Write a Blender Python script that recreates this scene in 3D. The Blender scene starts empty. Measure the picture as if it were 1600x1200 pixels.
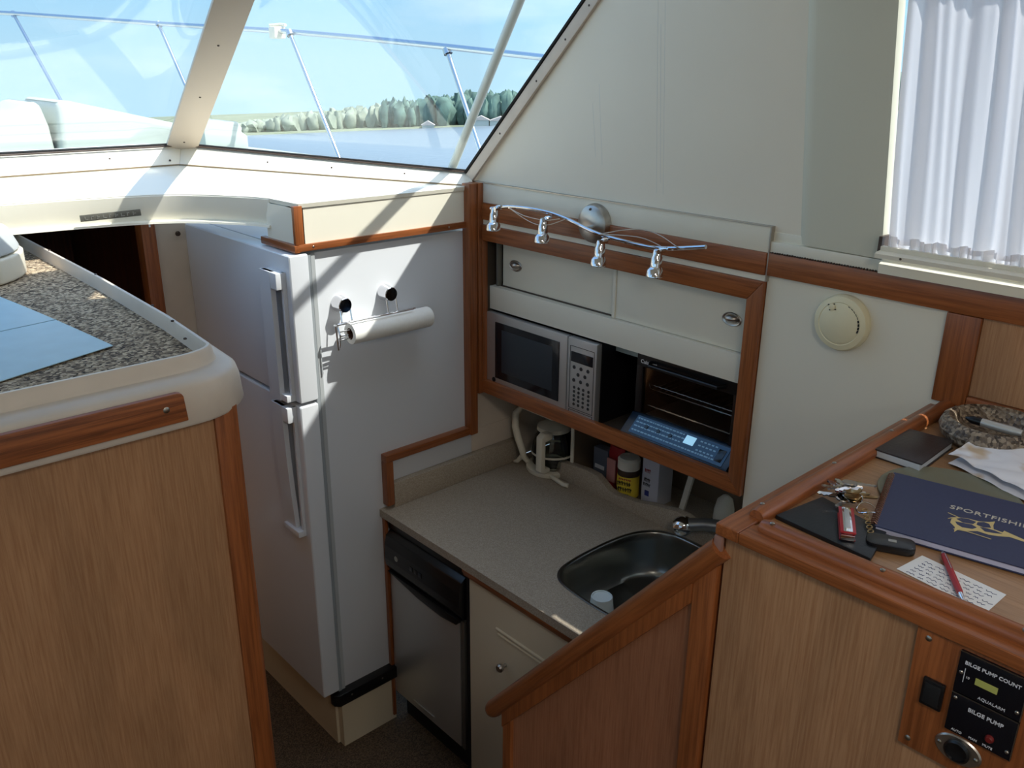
import bpy, bmesh, math, random
from mathutils import Vector, Matrix, noise
random.seed(7)
S = bpy.context.scene
COL = S.collection
# ------------------------------------------------------------------ camera
YAW, PIT, ROL, F = 0.74320457, 0.35288208, 0.0084041, 1359.17
EYE = Vector((0, 0, 2.352))
fw = Vector((math.sin(YAW)*math.cos(PIT), math.cos(YAW)*math.cos(PIT), -math.sin(PIT)))
rt0 = Vector((math.cos(YAW), -math.sin(YAW), 0)); up0 = rt0.cross(fw)
rt = rt0*math.cos(ROL) + up0*math.sin(ROL); up = -rt0*math.sin(ROL) + up0*math.cos(ROL)
cd = bpy.data.cameras.new('camera'); cam = bpy.data.objects.new('camera', cd); COL.objects.link(cam)
m = Matrix((rt, up, -fw)).transposed().to_4x4(); m.translation = EYE
cam.matrix_world = m
cd.sensor_width = 36; cd.lens = 36*F/1600; cd.clip_start = .05; cd.clip_end = 4000
S.camera = cam
S.view_settings.view_transform = 'Standard'; S.view_settings.look = 'None'
S.view_settings.gamma = 1; S.view_settings.use_curve_mapping = False
S.view_settings.exposure = 0.95
# ------------------------------------------------------------------ sky and sun
SUN = Vector((0.40, -0.55, 1.0)).normalized()          # towards the sun
w = bpy.data.worlds.new('sky'); S.world = w; w.use_nodes = True
nt = w.node_tree; nt.nodes.clear()
def N(t, **k):
    n = nt.nodes.new(t)
    for a, b in k.items(): setattr(n, a, b)
    return n
out = N('ShaderNodeOutputWorld'); bg = N('ShaderNodeBackground'); tc = N('ShaderNodeTexCoord')
sep = N('ShaderNodeSeparateXYZ'); nt.links.new(tc.outputs['Generated'], sep.inputs[0])
rmp = N('ShaderNodeValToRGB'); nt.links.new(sep.outputs['Z'], rmp.inputs[0])
cr = rmp.color_ramp; cr.elements[0].position = 0.0; cr.elements[0].color = (.36, .55, .68, 1)
cr.elements[1].position = .5; cr.elements[1].color = (.20, .40, .74, 1)
e = cr.elements.new(.12); e.color = (.31, .53, .74, 1)
e = cr.elements.new(.06); e.color = (.295, .515, .70, 1)
mp = N('ShaderNodeMapping'); mp.inputs['Scale'].default_value = (3, 3, 11); nt.links.new(tc.outputs['Generated'], mp.inputs[0])
ns = N('ShaderNodeTexNoise'); ns.inputs['Scale'].default_value = 1.6; ns.inputs['Detail'].default_value = 6; nt.links.new(mp.outputs[0], ns.inputs['Vector'])
cl = N('ShaderNodeMapRange'); cl.inputs[1].default_value = .5; cl.inputs[2].default_value = .75; cl.inputs[3].default_value = 0; cl.inputs[4].default_value = .55
nt.links.new(ns.outputs[0], cl.inputs[0])
mx = N('ShaderNodeMix', data_type='RGBA'); nt.links.new(cl.outputs[0], mx.inputs[0]); nt.links.new(rmp.outputs[0], mx.inputs[6]); mx.inputs[7].default_value = (.62, .74, .8, 1)
vm = N('ShaderNodeVectorMath', operation='DOT_PRODUCT'); nt.links.new(tc.outputs['Generated'], vm.inputs[0]); vm.inputs[1].default_value = SUN
mg = N('ShaderNodeMath', operation='MAXIMUM'); nt.links.new(vm.outputs['Value'], mg.inputs[0]); mg.inputs[1].default_value = 0
pw = N('ShaderNodeMath', operation='POWER'); nt.links.new(mg.outputs[0], pw.inputs[0]); pw.inputs[1].default_value = 5
gl = N('ShaderNodeMix', data_type='RGBA', blend_type='ADD', clamp_factor=False); nt.links.new(pw.outputs[0], gl.inputs[0])
nt.links.new(mx.outputs[2], gl.inputs[6]); gl.inputs[7].default_value = (1.5, 1.45, 1.35, 1)
nt.links.new(gl.outputs[2], bg.inputs[0]); bg.inputs[1].default_value = .84
nt.links.new(bg.outputs[0], out.inputs[0])
sl = bpy.data.lights.new('sun', 'SUN'); sl.energy = 3.6; sl.angle = math.radians(.6); sl.color = (1, .965, .89)
so = bpy.data.objects.new('sun', sl); COL.objects.link(so); so.rotation_euler = SUN.to_track_quat('Z', 'Y').to_euler()
so.location = (3, -3, 8)
def fill_lamp(name, x, y, energy, size=.5):
    l = bpy.data.lights.new(name, 'AREA'); l.shape = 'DISK'; l.size = size; l.energy = energy; l.color = (1, .93, .84)
    o = bpy.data.objects.new(name, l); COL.objects.link(o); o.location = (x, y, 2.89)
fill_lamp('fill_lamp_light', .2, -.5, 6); fill_lamp('fill_lamp_light', .2, -2.0, 5)  # added warm fill from unseen lamps, lifts the lower galley

# ------------------------------------------------------------------ materials
def lin(c): c /= 255; return c/12.92 if c <= .04045 else ((c+.055)/1.055)**2.4
def rgb(r, g, b): return (lin(r), lin(g), lin(b), 1)
def mat(name, col, rough=.5, metal=0, noise_amt=0, nscale=30, bump=0, spec=.5, trans=0, emit=None, coat=0):
    m = bpy.data.materials.new(name); m.use_nodes = True; t = m.node_tree; b = t.nodes['Principled BSDF']
    b.inputs['Base Color'].default_value = col; b.inputs['Roughness'].default_value = rough; b.inputs['Metallic'].default_value = metal
    b.inputs['Specular IOR Level'].default_value = spec; b.inputs['Transmission Weight'].default_value = trans; b.inputs['Coat Weight'].default_value = coat
    if emit: b.inputs['Emission Color'].default_value = emit[0]; b.inputs['Emission Strength'].default_value = emit[1]
    tc = t.nodes.new('ShaderNodeTexCoord'); n = t.nodes.new('ShaderNodeTexNoise')
    n.inputs['Scale'].default_value = nscale; n.inputs['Detail'].default_value = 4; t.links.new(tc.outputs['Object'], n.inputs['Vector'])
    if noise_amt:
        mr = t.nodes.new('ShaderNodeMapRange'); mr.inputs[1].default_value = .3; mr.inputs[2].default_value = .7
        mr.inputs[3].default_value = 1-noise_amt; mr.inputs[4].default_value = 1+noise_amt; t.links.new(n.outputs[0], mr.inputs[0])
        hs = t.nodes.new('ShaderNodeHueSaturation'); hs.inputs['Color'].default_value = col; t.links.new(mr.outputs[0], hs.inputs['Value']); t.links.new(hs.outputs[0], b.inputs['Base Color'])
    if bump:
        bp = t.nodes.new('ShaderNodeBump'); bp.inputs['Strength'].default_value = bump; bp.inputs['Distance'].default_value = .002
        t.links.new(n.outputs[0], bp.inputs['Height']); t.links.new(bp.outputs[0], b.inputs['Normal'])
    return m
def wood(name, c1, c2, axis='Z', rough=.35, fine=90, coat=.3):
    m = bpy.data.materials.new(name); m.use_nodes = True; t = m.node_tree; b = t.nodes['Principled BSDF']
    tc = t.nodes.new('ShaderNodeTexCoord'); mp = t.nodes.new('ShaderNodeMapping'); t.links.new(tc.outputs['Object'], mp.inputs[0])
    s = {'X': (.035, 1, 1), 'Y': (1, .035, 1), 'Z': (1, 1, .035)}[axis]
    mp.inputs['Scale'].default_value = s
    n = t.nodes.new('ShaderNodeTexNoise'); n.inputs['Scale'].default_value = fine; n.inputs['Detail'].default_value = 6; n.inputs['Roughness'].default_value = .65
    t.links.new(mp.outputs[0], n.inputs['Vector'])
    mp2 = t.nodes.new('ShaderNodeMapping'); t.links.new(tc.outputs['Object'], mp2.inputs[0]); mp2.inputs['Scale'].default_value = [.25 if q < 1 else 1 for q in s]
    n2 = t.nodes.new('ShaderNodeTexNoise'); n2.inputs['Scale'].default_value = 9; n2.inputs['Detail'].default_value = 3; n2.inputs['Distortion'].default_value = .6
    t.links.new(mp2.outputs[0], n2.inputs['Vector'])
    r = t.nodes.new('ShaderNodeValToRGB'); r.color_ramp.elements[0].position = .36; r.color_ramp.elements[1].position = .6
    r.color_ramp.elements[0].color = c1; r.color_ramp.elements[1].color = c2
    t.links.new(n.outputs[0], r.inputs[0])
    mr = t.nodes.new('ShaderNodeMapRange'); mr.inputs[1].default_value = .35; mr.inputs[2].default_value = .65; mr.inputs[3].default_value = .88; mr.inputs[4].default_value = 1.1
    t.links.new(n2.outputs[0], mr.inputs[0])
    h = t.nodes.new('ShaderNodeHueSaturation'); t.links.new(r.outputs[0], h.inputs['Color']); t.links.new(mr.outputs[0], h.inputs['Value'])
    t.links.new(h.outputs[0], b.inputs['Base Color']); b.inputs['Roughness'].default_value = rough; b.inputs['Coat Weight'].default_value = coat*.6; b.inputs['Coat Roughness'].default_value = .25
    return m
def speckle(name, c1, c2, c3, scale, rough=.9, bump=0.6):
    m = bpy.data.materials.new(name); m.use_nodes = True; t = m.node_tree; b = t.nodes['Principled BSDF']
    tc = t.nodes.new('ShaderNodeTexCoord'); v = t.nodes.new('ShaderNodeTexVoronoi'); v.inputs['Scale'].default_value = scale
    t.links.new(tc.outputs['Object'], v.inputs['Vector'])
    sp = t.nodes.new('ShaderNodeSeparateColor'); t.links.new(v.outputs['Color'], sp.inputs[0])
    r = t.nodes.new('ShaderNodeValToRGB'); r.color_ramp.elements[0].color = c1; r.color_ramp.elements[1].color = c3
    e = r.color_ramp.elements.new(.5); e.color = c2
    t.links.new(sp.outputs[0], r.inputs[0]); t.links.new(r.outputs[0], b.inputs['Base Color']); b.inputs['Roughness'].default_value = rough
    bp = t.nodes.new('ShaderNodeBump'); bp.inputs['Strength'].default_value = bump; bp.inputs['Distance'].default_value = .004
    t.links.new(v.outputs['Distance'], bp.inputs['Height']); bp.invert = True; t.links.new(bp.outputs[0], b.inputs['Normal'])
    return m
def glassmat(name, tint=(1, 1, 1, 1), refl=1.0, ior=1.45):
    m = bpy.data.materials.new(name); m.use_nodes = True; t = m.node_tree; t.nodes.clear()
    o = t.nodes.new('ShaderNodeOutputMaterial'); a = t.nodes.new('ShaderNodeBsdfTransparent'); a.inputs[0].default_value = tint
    g = t.nodes.new('ShaderNodeBsdfGlossy'); g.inputs['Roughness'].default_value = .02; f = t.nodes.new('ShaderNodeFresnel'); f.inputs[0].default_value = ior
    mu = t.nodes.new('ShaderNodeMath'); mu.operation = 'MULTIPLY'; mu.inputs[1].default_value = refl; t.links.new(f.outputs[0], mu.inputs[0])
    mx = t.nodes.new('ShaderNodeMixShader'); t.links.new(mu.outputs[0], mx.inputs[0]); t.links.new(a.outputs[0], mx.inputs[1]); t.links.new(g.outputs[0], mx.inputs[2])
    t.links.new(mx.outputs[0], o.inputs[0]); return m
TEAK1, TEAK2 = rgb(124, 68, 33), rgb(158, 91, 48)
teakX = wood('teak_x', TEAK1, TEAK2, 'X', fine=140); teakY = wood('teak_y', TEAK1, TEAK2, 'Y', fine=140); teakZ = wood('teak_z', TEAK1, TEAK2, 'Z', fine=140)
oakZ = wood('oak_veneer', rgb(162, 116, 80), rgb(181, 137, 99), 'Z', rough=.4, fine=240, coat=.25)
oakY = wood('oak_veneer_top', rgb(150, 110, 74), rgb(170, 130, 92), 'Y', rough=.35, fine=240)
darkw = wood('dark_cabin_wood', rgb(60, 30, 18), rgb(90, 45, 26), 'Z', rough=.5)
gel = mat('cream_gelcoat', rgb(240, 235, 218), .3, noise_amt=.02, nscale=6, coat=.2)
gelw = mat('worn_gelcoat', rgb(214, 200, 184), .4, noise_amt=.04, nscale=14)
lam = mat('cream_laminate', rgb(232, 226, 208), .35, noise_amt=.01, nscale=5)
wallm = mat('wall_vinyl', rgb(238, 230, 212), .45, noise_amt=.02, nscale=3)
cabcream = mat('almond_cabinet', rgb(214, 200, 172), .4)
white = mat('appliance_white', rgb(216, 219, 224), .3, coat=.2)
offw = mat('off_white_plastic', rgb(225, 218, 200), .4)
ivory = mat('ivory_plastic', rgb(232, 222, 186), .45, noise_amt=.02)
steel = mat('brushed_steel', rgb(205, 205, 203), .42, .75)
nickel = mat('satin_nickel', rgb(190, 184, 176), .33, 1)
chrome = mat('chrome', rgb(225, 225, 228), .06, 1)
sinkm = mat('sink_steel', rgb(150, 150, 145), .28, 1)
black = mat('black_plastic', rgb(18, 18, 20), .3)
blackm = mat('black_matt', rgb(10, 10, 11), .7)
rubber = mat('black_rubber', rgb(20, 20, 20), .8)
darkglass = mat('dark_glass', rgb(24, 28, 34), .12)
screwm = mat('screw_steel', rgb(170, 165, 155), .3, 1)
screwd = mat('screw_dark', rgb(70, 55, 45), .5)
counter = speckle('counter_solid_surface', rgb(152, 138, 120), rgb(168, 155, 137), rgb(182, 170, 154), 420, .4, 0.02)
carpet = speckle('dash_carpet', rgb(48, 38, 30), rgb(150, 130, 106), rgb(212, 192, 162), 170, .95, .8)
floorc = speckle('galley_carpet', rgb(62, 48, 34), rgb(88, 70, 52), rgb(112, 92, 70), 260, .95, .8)
pane = glassmat('window_glass', (.975, .99, .99, 1), .12)
clear = glassmat('clear_glass', (.93, .96, .95, 1), 1.0)
greenglass = glassmat('green_glass', (.80, .90, .85, 1), 1.0)
paperm = mat('paper', rgb(236, 236, 236), .8)
inkm = mat('blue_ink', rgb(50, 60, 110), .8)
gold = mat('gold_print', rgb(214, 190, 128), .5)
navy = mat('navy_cover', rgb(50, 56, 88), .55, noise_amt=.06, nscale=200)
yellow = mat('yellow_label', rgb(224, 196, 60), .5)
red = mat('red_plastic', rgb(168, 32, 40), .35)

# ------------------------------------------------------------------ builders
X, Y, Z = Vector((1, 0, 0)), Vector((0, 1, 0)), Vector((0, 0, 1))
class MB:
    def __init__(s, M=None): s.bm = bmesh.new(); s.M = M or Matrix.Identity(4)
    def _add(s, t, recalc=True):
        if recalc: bmesh.ops.recalc_face_normals(t, faces=t.faces)
        t.transform(s.M); me = bpy.data.meshes.new('t'); t.to_mesh(me); t.free(); s.bm.from_mesh(me); bpy.data.meshes.remove(me); return s
    def box(s, x0, x1, y0, y1, z0, z1, bev=0, seg=2):
        t = bmesh.new(); bmesh.ops.create_cube(t, size=1)
        for v in t.verts: v.co = Vector(((x0+x1)/2+v.co.x*(x1-x0), (y0+y1)/2+v.co.y*(y1-y0), (z0+z1)/2+v.co.z*(z1-z0)))
        if bev: bmesh.ops.bevel(t, geom=t.edges[:], offset=bev, segments=seg, affect='EDGES', profile=.6)
        return s._add(t)
    def poly(s, bottom, top, bev=0, seg=2):
        """prism between two matching 3D polygons"""
        t = bmesh.new(); a = [t.verts.new(p) for p in bottom]; b = [t.verts.new(p) for p in top]; n = len(a)
        t.faces.new(a); t.faces.new(b[::-1])
        for i in range(n): t.faces.new((a[i], b[i], b[(i+1) % n], a[(i+1) % n]))
        bmesh.ops.recalc_face_normals(t, faces=t.faces)
        if bev: bmesh.ops.bevel(t, geom=t.edges[:], offset=bev, segments=seg, affect='EDGES', profile=.6)
        return s._add(t)
    def prism(s, pts, ax, a, b, bev=0, seg=2):
        f = {'X': lambda p, v: (v, p[0], p[1]), 'Y': lambda p, v: (p[0], v, p[1]), 'Z': lambda p, v: (p[0], p[1], v)}[ax]
        return s.poly([f(p, a) for p in pts], [f(p, b) for p in pts], bev, seg)
    def tube(s, pts, r, n=12, closed=False, caps=True, flat=1.0):
        pts = [Vector(p) for p in pts]; k = len(pts); rs = r if isinstance(r, (list, tuple)) else [r]*k
        t = bmesh.new(); rings = []; ref = None
        for i, p in enumerate(pts):
            if closed: d = (pts[(i+1) % k]-pts[i-1]).normalized()
            else: d = (pts[min(i+1, k-1)]-pts[max(i-1, 0)]).normalized()
            if ref is None: ref = d.orthogonal().normalized() if abs(d.z) > .9 else Z.copy()
            u = (ref-d*ref.dot(d)); u = u.normalized() if u.length > 1e-5 else d.orthogonal().normalized(); ref = u; v = d.cross(u)
            rings.append([t.verts.new(p+(u*math.cos(2*math.pi*j/n)*flat+v*math.sin(2*math.pi*j/n))*rs[i]) for j in range(n)])
        for i in range(k if closed else k-1):
            A, B = rings[i], rings[(i+1) % k]
            for j in range(n): t.faces.new((A[j], A[(j+1) % n], B[(j+1) % n], B[j]))
        if caps and not closed: t.faces.new(rings[0][::-1]); t.faces.new(rings[-1])
        return s._add(t)
    def lathe(s, prof, o=(0, 0, 0), ax=Z, n=32, sx=1, sy=1):
        o = Vector(o); ax = Vector(ax).normalized(); u = ax.orthogonal().normalized()
        if abs(ax.z) > .99: u = X.copy()
        v = ax.cross(u); t = bmesh.new(); rings = []
        for r, h in prof:
            if r < 1e-6: rings.append([t.verts.new(o+ax*h)])
            else: rings.append([t.verts.new(o+ax*h+(u*math.cos(2*math.pi*j/n)*sx+v*math.sin(2*math.pi*j/n)*sy)*r) for j in range(n)])
        for A, B in zip(rings, rings[1:]):
            for j in range(n):
                if len(A) == 1 and len(B) == 1: continue
                if len(A) == 1: t.faces.new((A[0], B[(j+1) % n], B[j]))
                elif len(B) == 1: t.faces.new((A[j], A[(j+1) % n], B[0]))
                else: t.faces.new((A[j], A[(j+1) % n], B[(j+1) % n], B[j]))
        return s._add(t)
    def grid(s, fn, nu, nv, thick=0):
        t = bmesh.new(); g = [[t.verts.new(fn(i/nu, j/nv)) for j in range(nv+1)] for i in range(nu+1)]
        for i in range(nu):
            for j in range(nv): t.faces.new((g[i][j], g[i+1][j], g[i+1][j+1], g[i][j+1]))
        if thick:
            bmesh.ops.recalc_face_normals(t, faces=t.faces); bmesh.ops.solidify(t, geom=t.faces[:], thickness=thick)
        return s._add(t)
    def plate_hole(s, outer, inner, z0, z1):
        t = bmesh.new()
        for z in (z0, z1):
            es = []
            for L in (outer, inner):
                vs = [t.verts.new((p[0], p[1], z)) for p in L]
                es += [t.edges.new((vs[i], vs[(i+1) % len(vs)])) for i in range(len(vs))]
            bmesh.ops.triangle_fill(t, edges=es, use_beauty=True)
        for L in (outer, inner):
            a = [t.verts.new((p[0], p[1], z0)) for p in L]; b = [t.verts.new((p[0], p[1], z1)) for p in L]
            for i in range(len(L)): t.faces.new((a[i], a[(i+1) % len(L)], b[(i+1) % len(L)], b[i]))
        bmesh.ops.remove_doubles(t, verts=t.verts[:], dist=1e-5)
        return s._add(t)
    def build(s, name, m, parent=None, smooth=35, origin=None):
        bm = s.bm; bmesh.ops.remove_doubles(bm, verts=bm.verts[:], dist=1e-6)
        xs = [v.co for v in bm.verts]; lo = [min(c[i] for c in xs) for i in range(3)]; hi = [max(c[i] for c in xs) for i in range(3)]
        o = Vector(((lo[0]+hi[0])/2, (lo[1]+hi[1])/2, lo[2])) if origin is None else Vector(origin)
        bm.transform(Matrix.Translation(-o)); me = bpy.data.meshes.new(name); bm.to_mesh(me); bm.free()
        me.materials.append(m)
        me.polygons.foreach_set('use_smooth', [True]*len(me.polygons)); me.set_sharp_from_angle(angle=math.radians(smooth))
        ob = bpy.data.objects.new(name, me); COL.objects.link(ob)
        if parent: ob.parent = parent; ob.location = o-wpos(parent)
        else: ob.location = o
        return ob
def wpos(o):
    p = Vector(o.location)
    while o.parent: o = o.parent; p = p+Vector(o.location)
    return p
def empty(name, loc):
    o = bpy.data.objects.new(name, None); COL.objects.link(o); o.location = loc; o.empty_display_size = .05; return o
def tag(o, label, cat, group=None, kind=None):
    o['label'] = label; o['category'] = cat
    if group: o['group'] = group
    if kind: o['kind'] = kind
    return o
def struct(o): o['kind'] = 'structure'; return o
def thing(name, loc, label, cat, group=None): return tag(empty(name, loc), label, cat, group)
def frame_mat(o, r, u):
    r = Vector(r).normalized(); u = Vector(u); n = r.cross(u).normalized(); u = n.cross(r)
    M = Matrix((r, u, n)).transposed().to_4x4(); M.translation = Vector(o); return M
def text(s, size, M, m, parent, name='lettering', center=False, spacing=1, ext=.0003, bold=0):
    cu = bpy.data.curves.new('t', 'FONT'); cu.body = s; cu.size = size; cu.extrude = ext; cu.space_character = spacing; cu.offset = bold
    cu.resolution_u = 3
    if center: cu.align_x = 'CENTER'
    t = bpy.data.objects.new('t', cu); COL.objects.link(t); bpy.context.view_layer.update()
    dg = bpy.context.evaluated_depsgraph_get(); me = bpy.data.meshes.new_from_object(t.evaluated_get(dg))
    bpy.data.objects.remove(t); bpy.data.curves.remove(cu); me.transform(M)
    xs = [v.co for v in me.vertices]; o = sum(xs, Vector())/max(1, len(xs)); me.transform(Matrix.Translation(-o)); me.materials.clear(); me.materials.append(m)
    ob = bpy.data.objects.new(name, me); COL.objects.link(ob); ob.parent = parent; ob.location = o-wpos(parent); return ob
def screw(p, ax, parent, r=.004, m=None):
    b = MB().lathe([(0, .0018), (r*.6, .0016), (r, .0005), (r, -.002)], p, ax, n=10).build('screw', m or screwm, parent); return b
def copytree(o, parent=None):
    c = o.copy(); COL.objects.link(c); c.parent = parent
    for ch in [q for q in S.objects if q.parent == o]: copytree(ch, c)
    return c
def arc(cx, cy, r, a0, a1, n=8): return [(cx+r*math.cos(math.radians(a0+(a1-a0)*i/n)), cy+r*math.sin(math.radians(a0+(a1-a0)*i/n))) for i in range(n+1)]
def rrect(x0, x1, y0, y1, r, n=6): return arc(x1-r, y1-r, r, 0, 90, n)+arc(x0+r, y1-r, r, 90, 180, n)+arc(x0+r, y0+r, r, 180, 270, n)+arc(x1-r, y0+r, r, 270, 360, n)
def WX(z): return 1.935-.07*(z-1.96)            # the cabin side leans inboard going up
MX = frame_mat((0, 0, 0), (0, -1, 0), (0, 0, 1))  # local x -> aft, y -> up, z -> port
def onX(x, y, z): M = MX.copy(); M.translation = (x, y, z); return M

# ================================================================== SETTING
struct(MB().box(-1.7, 2.5, -.2+.0, 3.9, -.06, 0).build('floor', floorc))
struct(MB().box(-1.7, 1.05, -3.1, .95, .64, .70).box(1.05, 1.95, -3.1, .66, .64, .70).box(-1.7, 1.07, .93, .95, 0, .64).build('floor', floorc))
struct(MB().box(.68, 1.05, .952, 1.2, .30, .35).box(.68, 1.05, 1.18, 1.2, .0, .30).build('floor', floorc))
# ceiling follows the windshield head
cp = [(-1.75, -3.1), (1.93, -3.1), (1.93, 1.29), (1.04, 1.60), (-.84, 1.60), (-1.75, 1.29)]
struct(MB().prism(cp, 'Z', 2.95, 3.0).build('ceiling', wallm))
# aft wall with a wide door opening, port wall with a long window
struct(MB().box(-1.75, -.5, -3.1, -3.04, .7, 2.95).box(.5, 1.93, -3.1, -3.04, .7, 2.95).box(-.5, .5, -3.1, -3.04, 2.45, 2.95).build('wall_aft', wallm))
struct(MB().box(-1.75, -1.70, -3.04, 2.32, 0, 1.95).box(-1.75, -1.70, 2.32, 4.2, 0, 1.855).box(-1.75, -1.70, -3.04, 1.3, 2.45, 2.95).box(-1.75, -1.70, -3.04, -1.6, 1.95, 2.45).box(-1.75, -1.70, 1.2, 1.3, 1.95, 2.45).box(-1.75, -1.70, -.3, -.2, 1.95, 2.45).build('wall_port', wallm))
d1 = struct(empty('door_1', (0, -3.07, .7)))
MB().box(-.5, -.44, -3.1, -3.05, .7, 2.45).box(.44, .5, -3.1, -3.05, .7, 2.45).box(-.44, .44, -3.1, -3.05, 2.39, 2.45).build('door_frame', teakZ, d1)
MB().box(-.44, .44, -3.08, -3.07, .7, 2.39).build('glass_pane', pane, d1)
# starboard wall: leaning main panel between windshield and side window
def wallpoly(pts, off, th, bev=0):
    a = [(WX(z)-off, y, z) for y, z in pts]; b = [(WX(z)-off+th, y, z) for y, z in pts]; return a, b
mb = MB()
mb.poly(*wallpoly([(2.345, 1.96), (1.30, 2.95), (1.06, 2.95), (1.06, 1.96)], 0, .03))
struct(mb.build('wall_starboard', wallm))
sc = bpy.data.objects['wall_starboard']; scm = mat('scuff', rgb(226, 223, 212), .6)
for y_, z0, z1 in ((1.520, 2.02, 2.62), (1.507, 2.05, 2.45), (1.497, 2.02, 2.66), (1.72, 2.08, 2.30), (1.745, 2.10, 2.25)):
    MB().poly([(WX(z0)-.00025, y_, z0), (WX(z0)-.00025, y_+.0014, z0), (WX(z0)+.002, y_+.0014, z0), (WX(z0)+.002, y_, z0)], [(WX(z1)-.00025, y_+.01, z1), (WX(z1)-.00025, y_+.0114, z1), (WX(z1)+.002, y_+.0114, z1), (WX(z1)+.002, y_+.01, z1)]).build('scuff_streak', scm, sc)
# slightly proud panel beside the window, rounded leading edge
mb = MB(); pf = [(1.075, .001), (1.067, .006), (1.06, .010), (1.045, .013), (.866, .014), (.862, .004), (.862, -.008), (1.075, -.008)]
mb.poly([(WX(1.945)-o, y, 1.945+(.003 if y > 1.0 else 0)) for y, o in pf], [(WX(2.95)-o, y+.056, 2.95) for y, o in pf])
struct(mb.build('wall_starboard', mat('side_panel', rgb(212, 209, 190), .45)))
# lower starboard wall: the white area behind the desk, aft lower wall, and strip over the window
struct(MB().box(1.93, 1.96, .655, 1.15, .9, 1.86).build('wall_starboard', lam))
struct(MB().box(1.935, 1.965, -3.04, .66, .7, 1.93).box(1.90, 1.93, -3.04, .95, 2.6, 2.95).box(1.90, 1.93, -3.04, -1.5, 1.93, 2.95).build('wall_starboard', wallm))
# teak band along the wall
tb = struct(empty('trim_1', (1.92, 1.1, 1.86)))
MB().box(1.914, 1.926, 1.152, 2.30, 1.858, 1.915, .003).build('teak_band', teakY, tb)
MB().box(1.918, 1.936, -.6, 1.150, 1.858, 1.916, .004).build('teak_band', teakY, tb)
MB().box(1.915, 1.938, -.6, .76, 1.917, 1.927, .003).build('teak_cap', teakY, tb)
MB().box(1.919, 1.936, .632, .704, 1.655, 1.857, .003).build('teak_post', teakZ, tb)
MB().box(1.917, 1.936, -.6, .631, 1.650, 1.682, .003).build('teak_foot_rail', teakY, tb)
mb = MB()
for y0 in [.0]: mb.box(1.928, 1.936, -.6, .631, 1.683, 1.857)
struct(mb.build('wall_starboard', oakZ))
# window sill and step above the band (right), crumbly caulk line
sill = struct(empty('trim_2', (1.93, .6, 1.92)))
MB().prism([(1.905, 1.917), (1.905, 1.938), (1.916, 1.944), (1.916, 1.952), (1.98, 1.956), (1.98, 1.917)], 'Y', -.6, .862, 0).build('sill_ledge', lam, sill)
MB().box(1.922, 1.96, .862, 1.150, 1.917, 1.944, .002).box(1.932, 1.96, .862, 1.150, 1.94, 1.966, .002).build('sill_ledge', lam, sill)
mb = MB()
for i in range(60):
    y = 1.14-i*.0068; mb.box(1.9155, 1.922, y-.002-random.random()*.0015, y, 1.9155, 1.9185+random.random()*.001)
mb.build('caulk_line', screwd, sill)
# side window with track + curtain
w2 = struct(empty('window_2', (1.93, .2, 1.97)))
MB().poly(*wallpoly([(.90, 1.955), (.93, 2.60), (-1.5, 2.60), (-1.5, 1.955)], -.04, .006)).build('glass_pane', pane, w2)
MB().prism([(1.868, 1.958), (1.868, 1.967), (1.874, 1.970), (1.892, 1.971), (1.892, 1.980), (1.905, 1.980), (1.905, 1.958)], 'Y', -.6, .858).build('curtain_track', offw, w2)
MB().box(1.895, 1.935, .858, .866, 1.955, 2.0).build('track_end', screwd, w2)
screw((1.868, .80, 1.9635), -X, w2, .0028, screwd)
cur = mat('sheer_curtain', rgb(232, 228, 226), .9)
t = cur.node_tree; tr = t.nodes.new('ShaderNodeBsdfTranslucent'); tr.inputs[0].default_value = rgb(236, 236, 244); mxs = t.nodes.new('ShaderNodeMixShader'); mxs.inputs[0].default_value = .32
t.links.new(t.nodes['Principled BSDF'].outputs[0], mxs.inputs[1]); t.links.new(tr.outputs[0], mxs.inputs[2]); t.links.new(mxs.outputs[0], t.nodes['Material Output'].inputs[0])
def curt(u, v):
    y = .847-1.0*u; z = 1.988+.60*v
    ph = u*95; a = .010+.004*math.sin(ph*.31+1); tight = 1-.55*v
    x = WX(z)-.028+a*math.sin(ph+1.4*math.sin(ph*.37))*(.55+.45*tight)+.003*math.sin(ph*2.3+v*2)
    return (x, y+.06*v*(.3+.7*(1-u))*0+.03*v+.003*math.sin(ph*.5+v*4), z)
cu = tag(MB().grid(curt, 420, 14).build('curtain', cur, None, 180), 'white pleated sheer curtain gathered on a track across the side window', 'curtain')
def ruf(u, v):
    y = .846-1.0*u; ph = u*360
    return (WX(1.98)-.030-.006*v+.006*math.sin(ph+2*math.sin(ph*.21)), y+.002*math.sin(ph*.7), 1.972+.030*v+.003*math.sin(ph*.33+1))
ob = MB().grid(ruf, 700, 4).build('curtain_heading', cur, cu, 180); ob['label'] = 'tightly gathered white ruffle along the curtain foot'

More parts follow.
